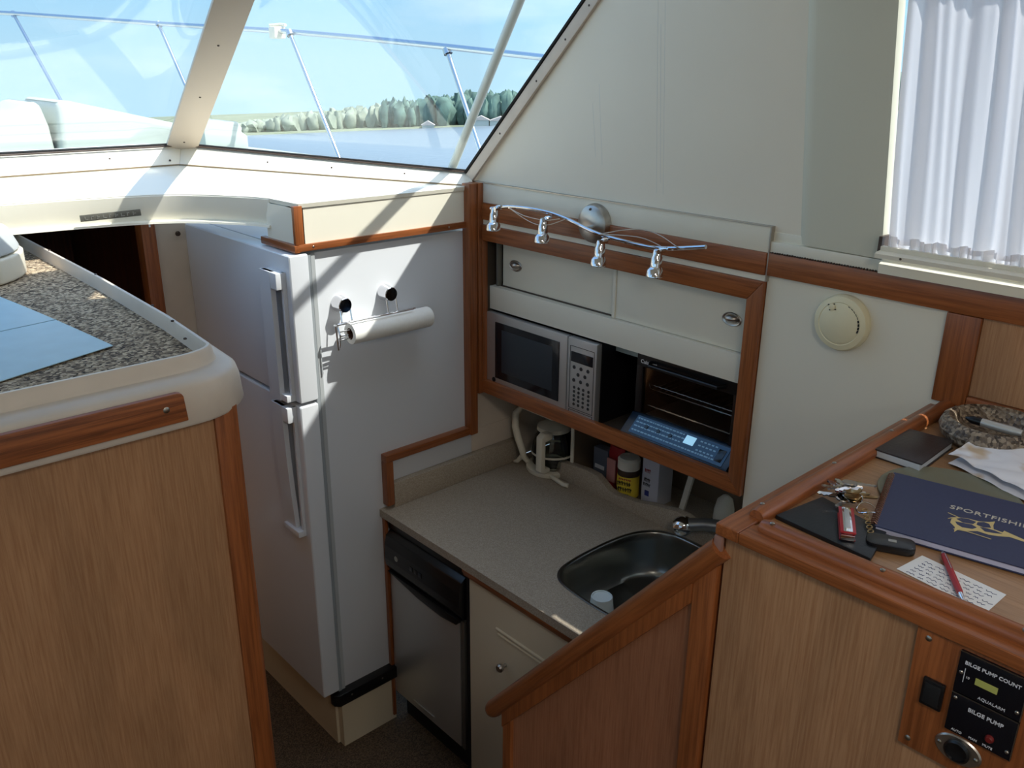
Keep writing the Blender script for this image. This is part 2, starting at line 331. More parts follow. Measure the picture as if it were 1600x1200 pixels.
# ================================================================== WINDSHIELD
G0 = Vector((1.229, 3.005, 2.085)); G1 = Vector((1.922, 2.322, 2.007)); RK = Vector((-.225, -1.606, 1)); RS = Vector((-.05, -1.067, 1)); TOPZ = 2.95
def upto(p, d, z): return p+d*((z-p.z)/d.z)
G0m = Vector((-1.03, 3.005, 2.085)); G1m = Vector((-1.72, 2.322, 2.007))
G0t, G1t, G0mt, G1mt = upto(G0, RK, TOPZ), upto(G1, RS, TOPZ), upto(G0m, Vector((.225, -1.606, 1)), TOPZ), upto(G1m, Vector((.05, -1.067, 1)), TOPZ)
w1 = struct(empty('window_1', (.5, 2.9, 2.0)))
def slab(a, b, c, d, th, name, m, par):
    n = (b-a).cross(d-a).normalized()
    if n.z < 0: n = -n
    return MB().grid(lambda u, v: a.lerp(b, u).lerp(d.lerp(c, u), v), 12, 12, th).build(name, m, par, 180)
slab(G0, G1, G1t, G0t, .005, 'glass_pane', pane, w1)
slab(G0m, G0, G0t, G0mt, .005, 'glass_pane', pane, w1)
slab(G1m, G0m, G0mt, G1mt, .005, 'glass_pane', pane, w1)
def bar(a, b, wdir, wid, ndir, th, bev=0):
    a, b, wv, nv = Vector(a), Vector(b), Vector(wdir).normalized()*wid/2, Vector(ndir).normalized()*th
    return MB().poly([a-wv, a+wv, b+wv, b-wv], [a-wv+nv, a+wv+nv, b+wv+nv, b-wv+nv], bev)
mc = mat('mullion_gelcoat', rgb(196, 182, 166), .5)
for a, b, at, bt, r_ in ((G0m, G0, G0mt, G0t, 0),):
    za = (2.58-a.z)/(at.z-a.z); ins = Vector((0, -.012, -.012))
    q = [a.lerp(at, za)+ins, b.lerp(bt, za)+ins, bt+ins, at+ins]
    struct(MB().poly(q, [p+Vector((0, -.03, -.02)) for p in q]).build('sun_block_board', gel))  # unseen board added to keep the sun off the console carpet
# corner mullions: broad cream flat cover with screws
nin = Vector((-.25, -.62, -.74)).normalized()
def mullion(a, b, sx):
    nn = Vector((-.28*sx, -.66, -.716)).normalized(); wd = (b-a).normalized().cross(nn)
    o = bar(a+nn*.004-(b-a).normalized()*.02, b+nn*.004, wd, .098, nn, .016, .003).build('mullion', mc, w1)
    for f in (.05, .33, .60):
        p = a+(b-a)*f*.62+nn*.02; screw(p, nn, o, .0035, screwd)
mullion(G0, G0t, 1); mullion(G0m, G0mt, -1)
# starboard edge frame strip with screws + black gasket
ne = Vector((-1, 0, 0)); ed = (G1t-G1).normalized(); wd = ed.cross(Vector((-1, 0, -.07))).normalized()
if wd.y > 0: wd = -wd
o = bar(G1+wd*.024+ne*.0-ed*.02, G1t+wd*.024, wd, .034, ne, .012, .003).build('edge_frame', gelw, w1)
for f in (.165, .335, .455, .545, .70): screw(G1+(G1t-G1)*f+wd*.026+ne*.012, ne, o, .0032, screwd)
bar(G1+wd*.002, G1t+wd*.002, wd, .008, ne, .016, .002).build('gasket', rubber, w1)
# sill flange below the glass with black gasket
S0, S1 = Vector((1.190, 2.945, 2.026)), Vector((1.905, 2.262, 1.966)); S0m, S1m = Vector((-.99, 2.945, 2.026)), Vector((-1.70, 2.262, 1.966))
def sillseg(a, b, c, d):
    dn = Vector((0, 0, -.02)); MB().poly([a, b, c, d], [p+dn for p in (a, b, c, d)], .002).build('sill_flange', gel, w1)
    o2 = Vector((0, -.004, .004))
    for q in (0, .008): 
        A, B = d+Vector((0, -.006-q, .004-q*.6)), c+Vector((0, -.006-q, .004-q*.6))
        MB().tube([A, B], .0028 if q else .004, 8).build('gasket', rubber if not q else screwd, w1)
MB().tube([S0+Z*.001, S1+Z*.001], .0022, 6).tube([S0m+Z*.001, S0+Z*.001], .0022, 6).build('seam_caulk', mat('seam_tan', rgb(130, 112, 86), .7), w1)
sillseg(S0, S1, G1, G0); sillseg(S0m, S0, G0, G0m); sillseg(S1m, S0m, G0m, G1m)
for a, b, ts in ((S0, G1, (0,)),):
    pass
nsl = (G0-S0).cross(S1-S0).normalized(); nsl = nsl if nsl.z > 0 else -nsl
for f in (.30, .52, .77):
    p = (S0*(1-f)+S1*f)*.5+(G0*(1-f)+G1*f)*.5; screw(p, nsl, w1, .003, screwd)
for x in (.98, .55): screw((x, 2.975, 2.057), Vector((0, -.7, .7)), w1, .003, screwd)
for x in (1.165, 1.225): screw((x, 2.955, 2.042), Vector((0, -.7, .7)), w1, .0035, screwd)

# ================================================================== DASH SHELF
dash = thing('dashboard', (.5, 2.8, 1.9), 'broad cream moulded shelf under the windshield with a curved lip over the companionway', 'dashboard shelf')
fe = [(-1.69, 2.79), (.2, 2.79), (.602, 2.785), (.763, 2.765), (.904, 2.735), (1.0, 2.705), (1.068, 2.665), (1.130, 2.60), (1.18, 2.53), (1.217, 2.470), (1.235, 2.42)]
mb = MB()
front = [Vector((x, y, 1.97)) for x, y in fe]+[Vector((1.243, 2.30, 1.97)), Vector((1.246, 2.266, 1.97)), Vector((1.862, 2.266, 1.967))]
back = []
for i, p in enumerate(front):
    if p.x < -.99: q = S0m.copy(); q.x = -1.69 if i == 0 else p.x
    elif p.x < 1.13: q = Vector((p.x, 2.945, 2.026))
    elif i == 8: q = S0.copy()
    elif i < len(front)-1: f = (i-8)/(len(front)-1-8); q = S0.lerp(S1, f*.97)
    else: q = S1.copy()
    back.append(q)
t = bmesh.new(); A = [t.verts.new(p) for p in front]; B = [t.verts.new(p+Vector((0, .003, -.002))) for p in back]; K = 6; rows = [A]
for k in range(1, K): rows.append([t.verts.new(front[i].lerp(back[i], k/K)+Vector((0, 0, .004*math.sin(math.pi*k/K)))) for i in range(len(A))])
rows.append(B)
for r0, r1 in zip(rows, rows[1:]):
    for i in range(len(A)-1): t.faces.new((r0[i], r0[i+1], r1[i+1], r1[i]))
bmesh.ops.recalc_face_normals(t, faces=t.faces)
if sum(f.normal.z for f in t.faces) < 0: bmesh.ops.reverse_faces(t, faces=t.faces[:])
bmesh.ops.solidify(t, geom=t.faces[:], thickness=.012); mb._add(t)
mb.build('shelf_top', gel, dash, 60)
# lip: outward rounded face + light flange under it
def offs(pl, d):
    r = []
    for i, p in enumerate(pl):
        a = Vector(pl[max(0, i-1)]); b = Vector(pl[min(len(pl)-1, i+1)]); tt = (b-a).normalized(); n = Vector((-tt.y, tt.x)); r.append((p[0]+n.x*d, p[1]+n.y*d))
    return r
prof = [(.004, 1.972), (-.001, 1.966), (.002, 1.93), (.010, 1.893), (-.008, 1.890), (-.009, 1.884), (.03, 1.884), (.03, 1.960)]
def lipf(u, v):
    i = min(int(u*(len(fe)-1)+1e-6), len(fe)-1); d, z = prof[min(int(v*(len(prof))+1e-6), len(prof)-1) % len(prof)]
    p = offs(fe, d)[i]; return (p[0], p[1], z)
t = bmesh.new(); cols = []
for d, z in prof: cols.append([t.verts.new((x, y, z)) for x, y in offs(fe, d)])
for a, b in zip(cols, cols[1:]+cols[:1]):
    for i in range(len(fe)-1): t.faces.new((a[i], a[i+1], b[i+1], b[i]))
t.faces.new([c[0] for c in cols]); t.faces.new([c[-1] for c in cols][::-1]); mb = MB(); mb._add(t)
mb.build('moulded_lip', gel, dash, 40)
# maker's plate on the lip
pa, pb = Vector((.795, 2.744, 1.905)), Vector((.958, 2.708, 1.912)); rr = (pb-pa).normalized(); nn = rr.cross(Z)
pl = MB(frame_mat(pa+nn*.012, rr, Z)).box(0, (pb-pa).length, .002, .021, -.004, .002, .001).build('name_plate', mat('worn_chrome_plate', rgb(120, 118, 108), .5, .6), dash)
random.seed(9); mb = MB(frame_mat(pa+nn*.012, rr, Z))
for i in range(9):
    x = .012+i*.0165; mb.box(x, x+.003, .006, .016, .0018, .0030); mb.box(x, x+random.uniform(.007, .011), [.006, .0135, .010][i % 3], [.0085, .016, .0125][i % 3], .0018, .0030)
mb.build('embossed_marks', mat('plate_letters', rgb(170, 168, 158), .3, .8), pl)
# ---- soffit box over the fridge
sof = thing('overhead_soffit', (1.5, 2.3, 1.83), 'cream boxed soffit over the refrigerator edged with thin teak strips', 'soffit')
MB().box(1.238, 1.862, 2.271, 2.33, 1.832, 1.956).prism([(1.238, 2.271), (1.262, 2.271), (1.262, 2.44), (1.232, 2.44)], 'Z', 1.832, 1.956).build('soffit_board', gel, sof)
MB().box(1.236, 1.864, 2.262, 2.272, 1.832, 1.853, .002).build('teak_strip', teakX, sof)
MB().box(1.222, 1.240, 2.2625, 2.47, 1.830, 1.852, .002).build('teak_strip', teakY, sof)
MB().box(1.228, 1.256, 2.264, 2.278, 1.853, 1.964, .002).build('teak_strip', teakZ, sof)
for x in (1.283, 1.79): screw((x, 2.262, 1.843), -Y, sof, .0035)

# ================================================================== COMPANIONWAY BEYOND (dark forward cabin)
struct(MB().box(1.10, 1.235, 3.0, 3.04, 0, 1.87).build('wall_forward', gelw))
struct(MB().box(1.052, 1.10, 2.99, 3.05, 0, 1.87, .004).build('trim_3', teakZ))
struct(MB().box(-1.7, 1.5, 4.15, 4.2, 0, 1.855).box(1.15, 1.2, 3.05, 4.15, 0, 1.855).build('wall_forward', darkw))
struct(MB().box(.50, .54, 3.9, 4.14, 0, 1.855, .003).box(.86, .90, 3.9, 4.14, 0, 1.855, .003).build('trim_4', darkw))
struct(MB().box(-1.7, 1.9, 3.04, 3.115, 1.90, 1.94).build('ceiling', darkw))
hk = tag(MB().tube([(.985, 2.722, 1.886), (.985, 2.722, 1.872)], .003, 8).build('latch_pin', chrome), 'tiny chrome pin hanging under the companionway lip', 'pin')
sn = tag(MB().lathe([(0, .008), (.007, .007), (.009, 0)], (1.178, 3.0, 1.79), -Y, 16).build('door_snap', screwd), 'small round dark snap on the cream strip beside the refrigerator', 'snap')

# ================================================================== REFRIGERATOR
fr = thing('refrigerator', (1.5, 2.6, .23), 'tall white refrigerator with top freezer built in beside the companionway', 'refrigerator')
MB().box(1.275, 1.895, 2.28, 2.97, .23, 1.822, .006).build('cabinet_body', white, fr)
fd = MB().box(1.198, 1.262, 2.258, 2.985, 1.368, 1.826, .008, 3).build('freezer_door', white, fr)
rd = MB().box(1.196, 1.260, 2.258, 2.985, .262, 1.358, .008, 3).build('refrigerator_door', white, fr)
MB().box(1.262, 1.275, 2.27, 2.975, .25, 1.82).build('door_seal', mat('seal_grey', rgb(150, 156, 160), .6), fr)
MB().box(1.277, 1.290, 2.272, 2.28, .25, 1.822).build('edge_strip', mat('strip_grey', rgb(176, 180, 182), .5), fr)
def handle(z0, z1, par, curved=False):
    # bar standing off the door with a deep finger slot behind it
    mb = MB()
    prof = []
    n = 14
    for i in range(n+1):
        f = i/n; z = z0+(z1-z0)*f
        o = .034+.0*f
        if curved: o = .034-.016*(1-f)**2*1.0
        wv = .027
        prof.append((z, o, wv))
    for (za, oa, wa), (zb, ob_, wb) in zip(prof, prof[1:]):
        mb.poly([(1.198-oa, 2.333-wa/2, za), (1.198-oa, 2.372+wa/2, za), (1.198-oa+.016, 2.372+wa/2, za), (1.198-oa+.016, 2.333-wa/2, za)],
                [(1.198-ob_, 2.333-wb/2, zb), (1.198-ob_, 2.372+wb/2, zb), (1.198-ob_+.016, 2.372+wb/2, zb), (1.198-ob_+.016, 2.333-wb/2, zb)])
    mb.box(1.165, 1.200, 2.285, 2.384, z1-.05, z1, .004).box(1.168, 1.200, 2.285, 2.384, z0, z0+.022, .003)
    mb.box(1.186, 1.199, 2.286, 2.296, z0, z1)
    return mb.build('door_handle', white, par, 40)
handle(1.372, 1.775, fd); handle(.90, 1.353, rd, True)
hb = MB().prism([(1.235, 2.262), (1.25, 2.245), (1.50, 2.245), (1.50, 2.285), (1.235, 2.285)], 'Z', .203, .25, .002).build('hinge_bracket', black, fr)
for x in (1.30, 1.43): screw((x, 2.245, .232), -Y, hb, .004)
struct(MB().box(1.27, 1.50, 2.27, 2.30, 0, .229).box(1.26, 1.29, 2.30, 3.0, 0, .229).build('baseboard_forward', cabcream))
# teak edging around the fridge side
te = struct(empty('trim_5', (1.7, 2.26, 1.1)))
MB().box(1.862, 1.895, 2.243, 2.282, 1.078, 1.979, .003).build('teak_edge', teakZ, te)
MB().box(1.493, 1.862, 2.250, 2.282, 1.078, 1.105, .003).build('teak_edge', teakX, te)
MB().box(1.493, 1.522, 2.250, 2.282, .914, 1.078, .003).build('teak_edge', teakZ, te)
MB().box(1.484, 1.497, 2.262, 2.279, .02, .872, .002).build('teak_edge', teakZ, te)
MB().box(1.898, 1.921, 2.24, 2.30, 1.232, 1.979, .003).build('teak_edge', teakZ, te)
struct(MB().box(1.50, 2.42, 2.282, 2.31, .90, 1.077).box(1.897, 2.42, 2.283, 2.31, 1.077, 1.30).build('wall_forward', gelw))

# paper towel holder and its suction cups
ph = thing('paper_towel_holder', (1.45, 2.24, 1.58), 'chrome wire paper towel holder on two suction discs on the refrigerator side', 'towel holder')
for x, z in ((1.365, 1.655), (1.535, 1.662)):
    c = MB().lathe([(0, 0), (.027, 0), (.027, .008), (.023, .024), (.023, .040), (.021, .042), (0, .042)], (x, 2.28, z), -Y, 28).build('suction_disc', chrome, ph)
    MB().tube([(x-.018, 2.243, z-.015), (x-.018, 2.236, z-.05), (x-.018, 2.232, 1.603)], .0022, 8).build('wire_drop', chrome, ph)
    MB().tube([(x+.018, 2.243, z-.015), (x+.018, 2.236, z-.05), (x+.018, 2.232, 1.603)], .0022, 8).build('wire_drop', chrome, ph)
MB().tube([(1.318, 2.232, 1.603), (1.62, 2.232, 1.603)], .0035, 8).tube([(1.318, 2.214, 1.607), (1.60, 2.214, 1.607)], .003, 8).tube([(1.318, 2.232, 1.603), (1.318, 2.214, 1.607)], .003, 8).build('top_rod', chrome, ph)
mb = MB(); mb.tube([(1.328, 2.232, 1.600), (1.330, 2.222, 1.567), (1.330, 2.230, 1.530)], .0026, 8).tube([(1.318, 2.225, 1.60), (1.321, 2.222, 1.525)], .0026, 8).tube([(1.330, 2.224, 1.567), (1.385, 2.228, 1.567)], .0030, 8)
mb.tube([(1.33, 2.226, 1.553), (1.385, 2.226, 1.555)], .0022, 8).tube([(1.33, 2.226, 1.58), (1.385, 2.226, 1.58)], .0022, 8).build('end_bracket', chrome, ph)
pt_ = thing('paper_towel_roll', (1.5, 2.2, 1.545), 'slim white paper towel roll held on the chrome holder', 'paper towel roll')
MB().lathe([(.0185, -.001), (.0325, 0), (.0335, .003), (.0335, .300), (.032, .303), (.0185, .302), (.0185, -.001)], (1.368, 2.228, 1.567), X, 40).build('towel_sheets', mat('towel_white', rgb(244, 243, 238), .9, noise_amt=.02, nscale=90), pt_)
MB().lathe([(.0165, .002), (.0185, .002), (.0185, .30), (.0165, .30), (.0165, .002)], (1.368, 2.228, 1.567), X, 28).build('card_core', mat('card', rgb(96, 60, 40), .9), pt_)

# ================================================================== GALLEY COUNTER
ct = thing('countertop', (1.8, 1.5, .87), 'speckled taupe galley countertop with raised splash and teak lip below', 'countertop')
sx0, sx1, sy0, sy1 = 1.605, 2.085, 1.13, 1.60
hole = [(1.612, 1.47), (1.625, 1.545), (1.665, 1.585), (1.73, 1.60), (1.87, 1.602), (1.99, 1.59), (2.06, 1.555), (2.095, 1.50), (2.10, 1.42), (2.095, 1.30), (2.07, 1.22), (2.0, 1.17), (1.85, 1.155), (1.70, 1.165), (1.64, 1.20), (1.612, 1.27), (1.606, 1.37)]
def smooth_loop(L, it=2):
    for _ in range(it):
        R_ = []
        for i in range(len(L)):
            a, b = L[i], L[(i+1) % len(L)]; R_ += [(a[0]*.75+b[0]*.25, a[1]*.75+b[1]*.25), (a[0]*.25+b[0]*.75, a[1]*.25+b[1]*.75)]
        L = R_
    return L
hole = smooth_loop(hole)
MB().plate_hole([(1.476, 2.279), (1.476, .69), (2.38, .69), (2.38, 2.279)], hole, .872, .900).build('slab', counter, ct)
MB().prism([(1.476, .864), (1.476, .8715), (1.50, .8715), (1.50, .846), (1.484, .846)], 'Y', .70, 1.83).build('teak_lip', teakY, ct)
MB().box(1.524, 2.12, 2.252, 2.279, .9, .992, .003).build('side_splash', counter, ct)
spl = [(.70, .9), (2.06, .9), (2.04, .966), (2.0, .974), (1.90, .982), (1.85, .979), (1.82, .962), (1.79, .944), (1.76, .938), (1.66, .947), (1.60, .962), (1.50, .979), (1.46, .978), (1.41, .962), (1.37, .955), (1.30, .955), (.70, .955)]
MB().prism(spl, 'X', 2.112, 2.140, .002).build('back_splash', counter, ct)
# nook structure behind: divider strips, back wall
struct(MB().box(2.38, 2.42, .69, 2.3, .9, 1.3).box(1.95, 2.38, .67, .69, .9, 1.3).box(1.945, 2.38, 1.15, 2.28, 1.236, 1.25).build('wall_starboard', mat('nook_panel', rgb(124, 108, 88), .6)))
dv = struct(MB().box(2.13, 2.136, 1.984, 1.998, .90, 1.235, .001).build('trim_6', offw))
struct(MB().box(2.136, 2.38, 1.985, 1.997, .90, 1.235).build('wall_starboard', mat('nook_divider', rgb(112, 96, 78), .6)))
tag(MB(Matrix.Translation((2.18, 1.535, .903)) @ Matrix.Rotation(math.radians(12), 4, 'X')).box(-.006, .006, -.01, .01, 0, .21, .002).build('thin_board', offw), 'thin white slat leaning behind the splash near the faucet', 'slat')
# sink
sk = thing('sink', (1.85, 1.38, .74), 'oval-cornered stainless sink set into the taupe counter', 'sink')
def loopz(L, z, s=1.0, c=(1.855, 1.385)): return [((p[0]-c[0])*s+c[0], (p[1]-c[1])*s+c[1], z) for p in L]
t = bmesh.new(); rings = []
for s_, z in ((1.035, .9005), (1.04, .9025), (1.02, .904), (.995, .902), (.985, .897), (.975, .87), (.955, .80), (.93, .765), (.87, .747), (.5, .742), (.12, .738)):
    rings.append([t.verts.new(p) for p in loopz(hole, z, s_)])
for a, b in zip(rings, rings[1:]):
    for i in range(len(a)): t.faces.new((a[i], a[(i+1) % len(a)], b[(i+1) % len(a)], b[i]))
t.faces.new(rings[-1]); mb = MB(); bmesh.ops.recalc_face_normals(t, faces=t.faces); mb._add(t); mb.build('basin', sinkm, sk, 50)
MB().lathe([(0, .004), (.03, .004), (.04, .001), (.042, -.004)], (1.855, 1.385, .741), Z, 28).build('drain', chrome, sk)
cupm = mat('paper_cup_white', rgb(226, 236, 236), .6)
cup = thing('cup', (1.735, 1.475, .75), 'white paper cup standing upside down in the sink', 'cup')
MB().lathe([(.043, 0), (.044, .003), (.042, .006), (.033, .090), (.032, .093), (.029, .093), (.028, .089), (0, .089)], (1.728, 1.470, .7475), Z, 32).build('cup_body', cupm, cup)
# faucet
fa = thing('faucet', (2.12, 1.22, .90), 'low chrome pull-out faucet with round end behind the sink', 'faucet')
MB().lathe([(0, 0), (.035, 0), (.034, .01), (.026, .016), (.024, .09), (.020, .11), (0, .115)], (2.16, 1.235, .9), Z, 28).build('faucet_base', chrome, fa)
MB().tube([(2.16, 1.235, .985), (2.125, 1.30, .998), (2.085, 1.37, .995), (2.06, 1.41, .985)], [.021, .021, .021, .023], 20).build('spout', mat('faucet_grey', rgb(150, 152, 154), .3, .8), fa)
MB().lathe([(0, -.034), (.015, -.031), (.027, -.021), (.032, -.004), (.032, .012), (.024, .026), (0, .031)], (2.052, 1.425, .978), Vector((-.5, .75, -.35)), 24).build('spray_head', chrome, fa)
MB().tube([(2.17, 1.23, 1.0), (2.19, 1.19, 1.03)], .007, 12).build('lever', chrome, fa)
so_ = tag(MB().lathe([(0, 0), (.033, 0), (.038, .02), (.036, .05), (.028, .085), (.012, .10), (0, .103)], (2.20, 1.375, .955), Z, 24, 1, .85).build('scrub_sponge', mat('sponge_white', rgb(214, 208, 192), .9, bump=.8, nscale=160)), 'rounded off-white sponge standing behind the faucet', 'sponge')
tag(MB().box(2.145, 2.25, 1.33, 1.42, .90, .955, .003).build('sponge_tray', black), 'small dark tray under the off-white sponge', 'tray')

# dishwasher
dw = thing('dishwasher', (1.75, 2.05, .03), 'slim stainless dishwasher with black curved control panel', 'dishwasher')
MB().box(1.53, 2.05, 1.835, 2.26, .10, .86).build('tub_body', blackm, dw)
MB().box(1.500, 1.53, 1.842, 2.265, .825, .868, .002).build('top_bracket', black, dw)
cpn = [(1.505, .822), (1.484, .805), (1.476, .77), (1.474, .72), (1.478, .69), (1.492, .665), (1.53, .655), (1.53, .822)]
cpo = MB().prism(cpn, 'Y', 1.846, 2.26, .003).build('control_panel', black, dw)
# bowed lower edge of the panel
def bow(u, v): 
    y = 2.258-.410*u; return (1.4755+.002*v, y, .665-.028*math.sin(math.pi*min(1, u*1.0))+.02*v)
MB().prism([(1.85, .664), (1.87, .640), (1.95, .630), (2.08, .636), (2.2, .655), (2.255, .664)], 'X', 1.480, 1.505, .002).build('handle_lip', black, cpo)
MB().lathe([(.010, 0), (.010, .003), (.007, .004), (0, .004)], (1.4775, 2.19, .742), -X, 20).build('dial', nickel, cpo)
for y in (2.10, 2.075, 2.05): MB().box(1.473, 1.477, y-.008, y+.008, .735, .752, .001).build('button', darkglass, cpo)
MB().box(1.494, 1.53, 1.868, 2.258, .135, .655, .003).build('door_panel', steel, dw)
MB().box(1.494, 1.53, 1.846, 1.864, .135, .655, .002).build('door_edge', mat('edge_grey', rgb(120, 118, 112), .4, .7), dw)
MB().box(1.491, 1.495, 2.02, 2.14, .158, .166, .001).build('badge', mat('badge_grey', rgb(200, 200, 196), .3, .8), dw)
MB().box(1.545, 1.56, 1.84, 2.262, .0, .13).build('toe_kick', blackm, dw)
for y in (1.862, 2.245): screw((1.4995, y, .853), -X, dw, .003)
# base cabinet
bc = thing('base_cabinet', (1.8, 1.3, 0), 'almond cabinet with routed door and round knob under the sink', 'cabinet')
MB().box(1.515, 2.1, .72, 1.825, .0, .73).box(1.515, 1.545, .72, 1.825, .73, .868).build('cabinet_body', cabcream, bc)
dr = MB().box(1.498, 1.515, 1.30, 1.822, .02, .862, .004).build('cabinet_door', cabcream, bc)
MB().tube([(1.498, 1.692, .716), (1.498, 1.34, .716)], .0055, 10).build('routed_moulding', cabcream, dr)
MB().tube([(1.498, 1.684, .700), (1.498, 1.34, .700)], .004, 10).build('routed_moulding', cabcream, dr)
MB().box(1.4995, 1.515, .72, 1.295, .02, .862, .004).build('cabinet_door', cabcream, bc)
kb = MB().lathe([(.006, 0), (.005, .012), (.012, .018), (.014, .026), (.010, .032), (0, .034)], (1.498, 1.648, .605), -X, 24).build('knob', nickel, dr)
struct(MB().box(1.50, 1.515, .72, 1.822, 0, .018).build('baseboard_galley', blackm))
struct(MB().box(1.50, 1.53, 1.824, 1.838, 0, .87).build('trim_7', blackm))

# ================================================================== NOOK CONTENTS
cm = thing('coffee_maker', (2.07, 2.1, .90), 'off-white coffee maker with glass carafe in the counter corner under the cabinet', 'coffee maker')
MB().lathe([(0, 0), (.088, 0), (.092, .006), (.092, .018), (.085, .022), (0, .022)], (2.145, 2.115, .901), Z, 36).build('warming_base', offw, cm)
MB().box(2.22, 2.30, 2.02, 2.20, .90, 1.20, .012).build('water_tank', mat('tank_smoke', rgb(60, 58, 66), .25), cm)
MB().box(2.06, 2.30, 2.02, 2.20, 1.145, 1.215, .012).build('brew_head', offw, cm)
ca = MB().lathe([(0, .004), (.066, .004), (.080, .02), (.083, .06), (.077, .10), (.060, .140), (.058, .150), (.056, .150), (.058, .138), (.075, .098), (.081, .06), (.078, .022), (.064, .007), (0, .007)], (2.145, 2.10, .922), Z, 40).build('carafe', clear, cm)
MB().lathe([(0, .178), (.035, .176), (.062, .164), (.064, .150), (.056, .146), (0, .146)], (2.145, 2.10, .922), Z, 32).build('carafe_lid', offw, ca)
MB().prism([(2.085, 1.088), (2.050, 1.092), (2.030, 1.080), (2.028, .945), (2.046, .934), (2.075, .936), (2.075, .950), (2.050, .955), (2.050, 1.060), (2.085, 1.064)], 'Y', 2.046, 2.076, .004).build('carafe_handle', offw, ca)
MB().lathe([(.0835, .058), (.085, .058), (.085, .066), (.0835, .066), (.0835, .058)], (2.145, 2.10, .922), Z, 40).build('carafe_band', offw, ca)
MB().tube([(2.085, 2.05, .912), (2.075, 2.0, .912), (2.072, 1.975, .911), (2.08, 1.955, .910)], .008, 10).build('drip_tray_arm', offw, cm)
MB().tube([(2.10, 2.225, 1.135), (2.08, 2.24, 1.11), (2.07, 2.232, 1.06), (2.07, 2.212, 1.01), (2.075, 2.196, .97), (2.080, 2.195, .945), (2.10, 2.19, .918)], [.010, .014, .014, .014, .013, .012, .010], 12).build('side_arm', offw, cm)
MB().tube([(2.078, 2.200, .945), (2.072, 2.222, .918), (2.075, 2.24, .910)], [.010, .008, .006], 10).build('side_foot', offw, cm)
bx = thing('sauce_packet_box', (2.23, 1.93, .90), 'small grey box with a dark label behind the splash', 'box')
MB().box(2.21, 2.25, 1.885, 1.955, .90, 1.03, .003).build('box_body', mat('box_grey', rgb(110, 115, 125), .6), bx)
MB().box(2.208, 2.2105, 1.90, 1.945, .95, .965).build('box_label', paperm, bx)
tag(MB().box(2.27, 2.30, 1.87, 1.92, .90, 1.075, .004).build('green_carton', mat('green_card', rgb(90, 130, 80), .6)), 'narrow green carton at the back of the counter nook', 'carton')
rp = thing('snack_bag', (2.2, 1.84, .9), 'crinkled red and white bag leaning behind the yellow-labelled shaker', 'bag')
def bagf(u, v):
    a = u*2*math.pi; w_ = .042*(1-.15*v); d_ = .018*(1-v*.8)+.003
    return (2.215+d_*math.sin(a)+.004*noise.noise(Vector((u*9, v*7, 1))), 1.845+w_*math.cos(a)+.003*noise.noise(Vector((u*5, v*9, 4))), .902+.16*v)
MB().grid(bagf, 32, 14).build('bag_body', red, rp, 60)
MB().box(2.188, 2.195, 1.83, 1.87, .93, 1.02, .002).build('bag_label', mat('pink_label', rgb(216, 150, 140), .6), rp)
sh = thing('cleanser_shaker', (2.2, 1.76, .9), 'round shaker with white cap and bold yellow label behind the splash', 'shaker')
SC = (2.185, 1.763, .903)
MB().lathe([(0, 0), (.033, 0), (.035, .003), (.035, .10), (.033, .104), (0, .104)], SC, Z, 32).build('shaker_body', mat('shaker_brown', rgb(60, 40, 24), .4), sh)
MB().lathe([(.0355, .012), (.0358, .013), (.0358, .083), (.0355, .084)], SC, Z, 32).build('shaker_label', yellow, sh)
MB().lathe([(.034, .104), (.036, .106), (.036, .135), (.030, .142), (0, .143)], SC, Z, 32).build('shaker_cap', mat('cap_white', rgb(236, 230, 214), .4), sh)
sr = Vector((-.45, -.89, 0)).normalized(); sn_ = Vector((-.89, .45, 0))
lb = Vector(SC)+Vector((-.88, -.30, 0)).normalized()*.0362
tdir = Z.cross(Vector((-.88, -.30, 0)).normalized())
rd_ = Vector((-.88, -.30, 0)).normalized(); random.seed(21)
def print_rows(o, r, rows, m, par, nm='label_print'):
    mb = MB(frame_mat(o, r, Z))
    for z0, hh, x0, x1 in rows:
        x = x0
        while x < x1: w_ = random.uniform(.0028, .0055); k = random.uniform(.6, 1); mb.box(x, x+w_*.45, z0, z0+hh, -.001, .0006).box(x, x+w_, z0+hh*k-hh*.3, z0+hh*k, -.001, .0006); x += w_+.0016
    return mb.build(nm, m, par)
print_rows(lb-tdir*.024, tdir, [(.056, .014, .002, .044), (.036, .014, .000, .046), (.020, .008, .006, .040)], black, sh)
print_rows(lb-tdir*.024, tdir, [(.074, .006, .006, .042)], red, sh)
sh.scale = (1.12, 1.12, 1.12)
sp = thing('white_carton', (2.24, 1.68, .9), 'white carton with small blue and red print right of the yellow shaker', 'carton')
MB().box(2.195, 2.275, 1.640, 1.712, .903, 1.075, .002).build('carton_body', mat('carton_white', rgb(206, 206, 216), .5), sp)
CO = Vector((2.1945, 1.706, .903))
print_rows(CO, -Y, [(.085, .014, .004, .030), (.068, .012, .002, .032)], black, sp)
print_rows(CO, -Y, [(.120, .014, .006, .026)], red, sp)
MB().box(2.1935, 2.1955, 1.678, 1.696, .935, .955).build('blue_mark', mat('blue_mark', rgb(50, 60, 130), .5), sp)

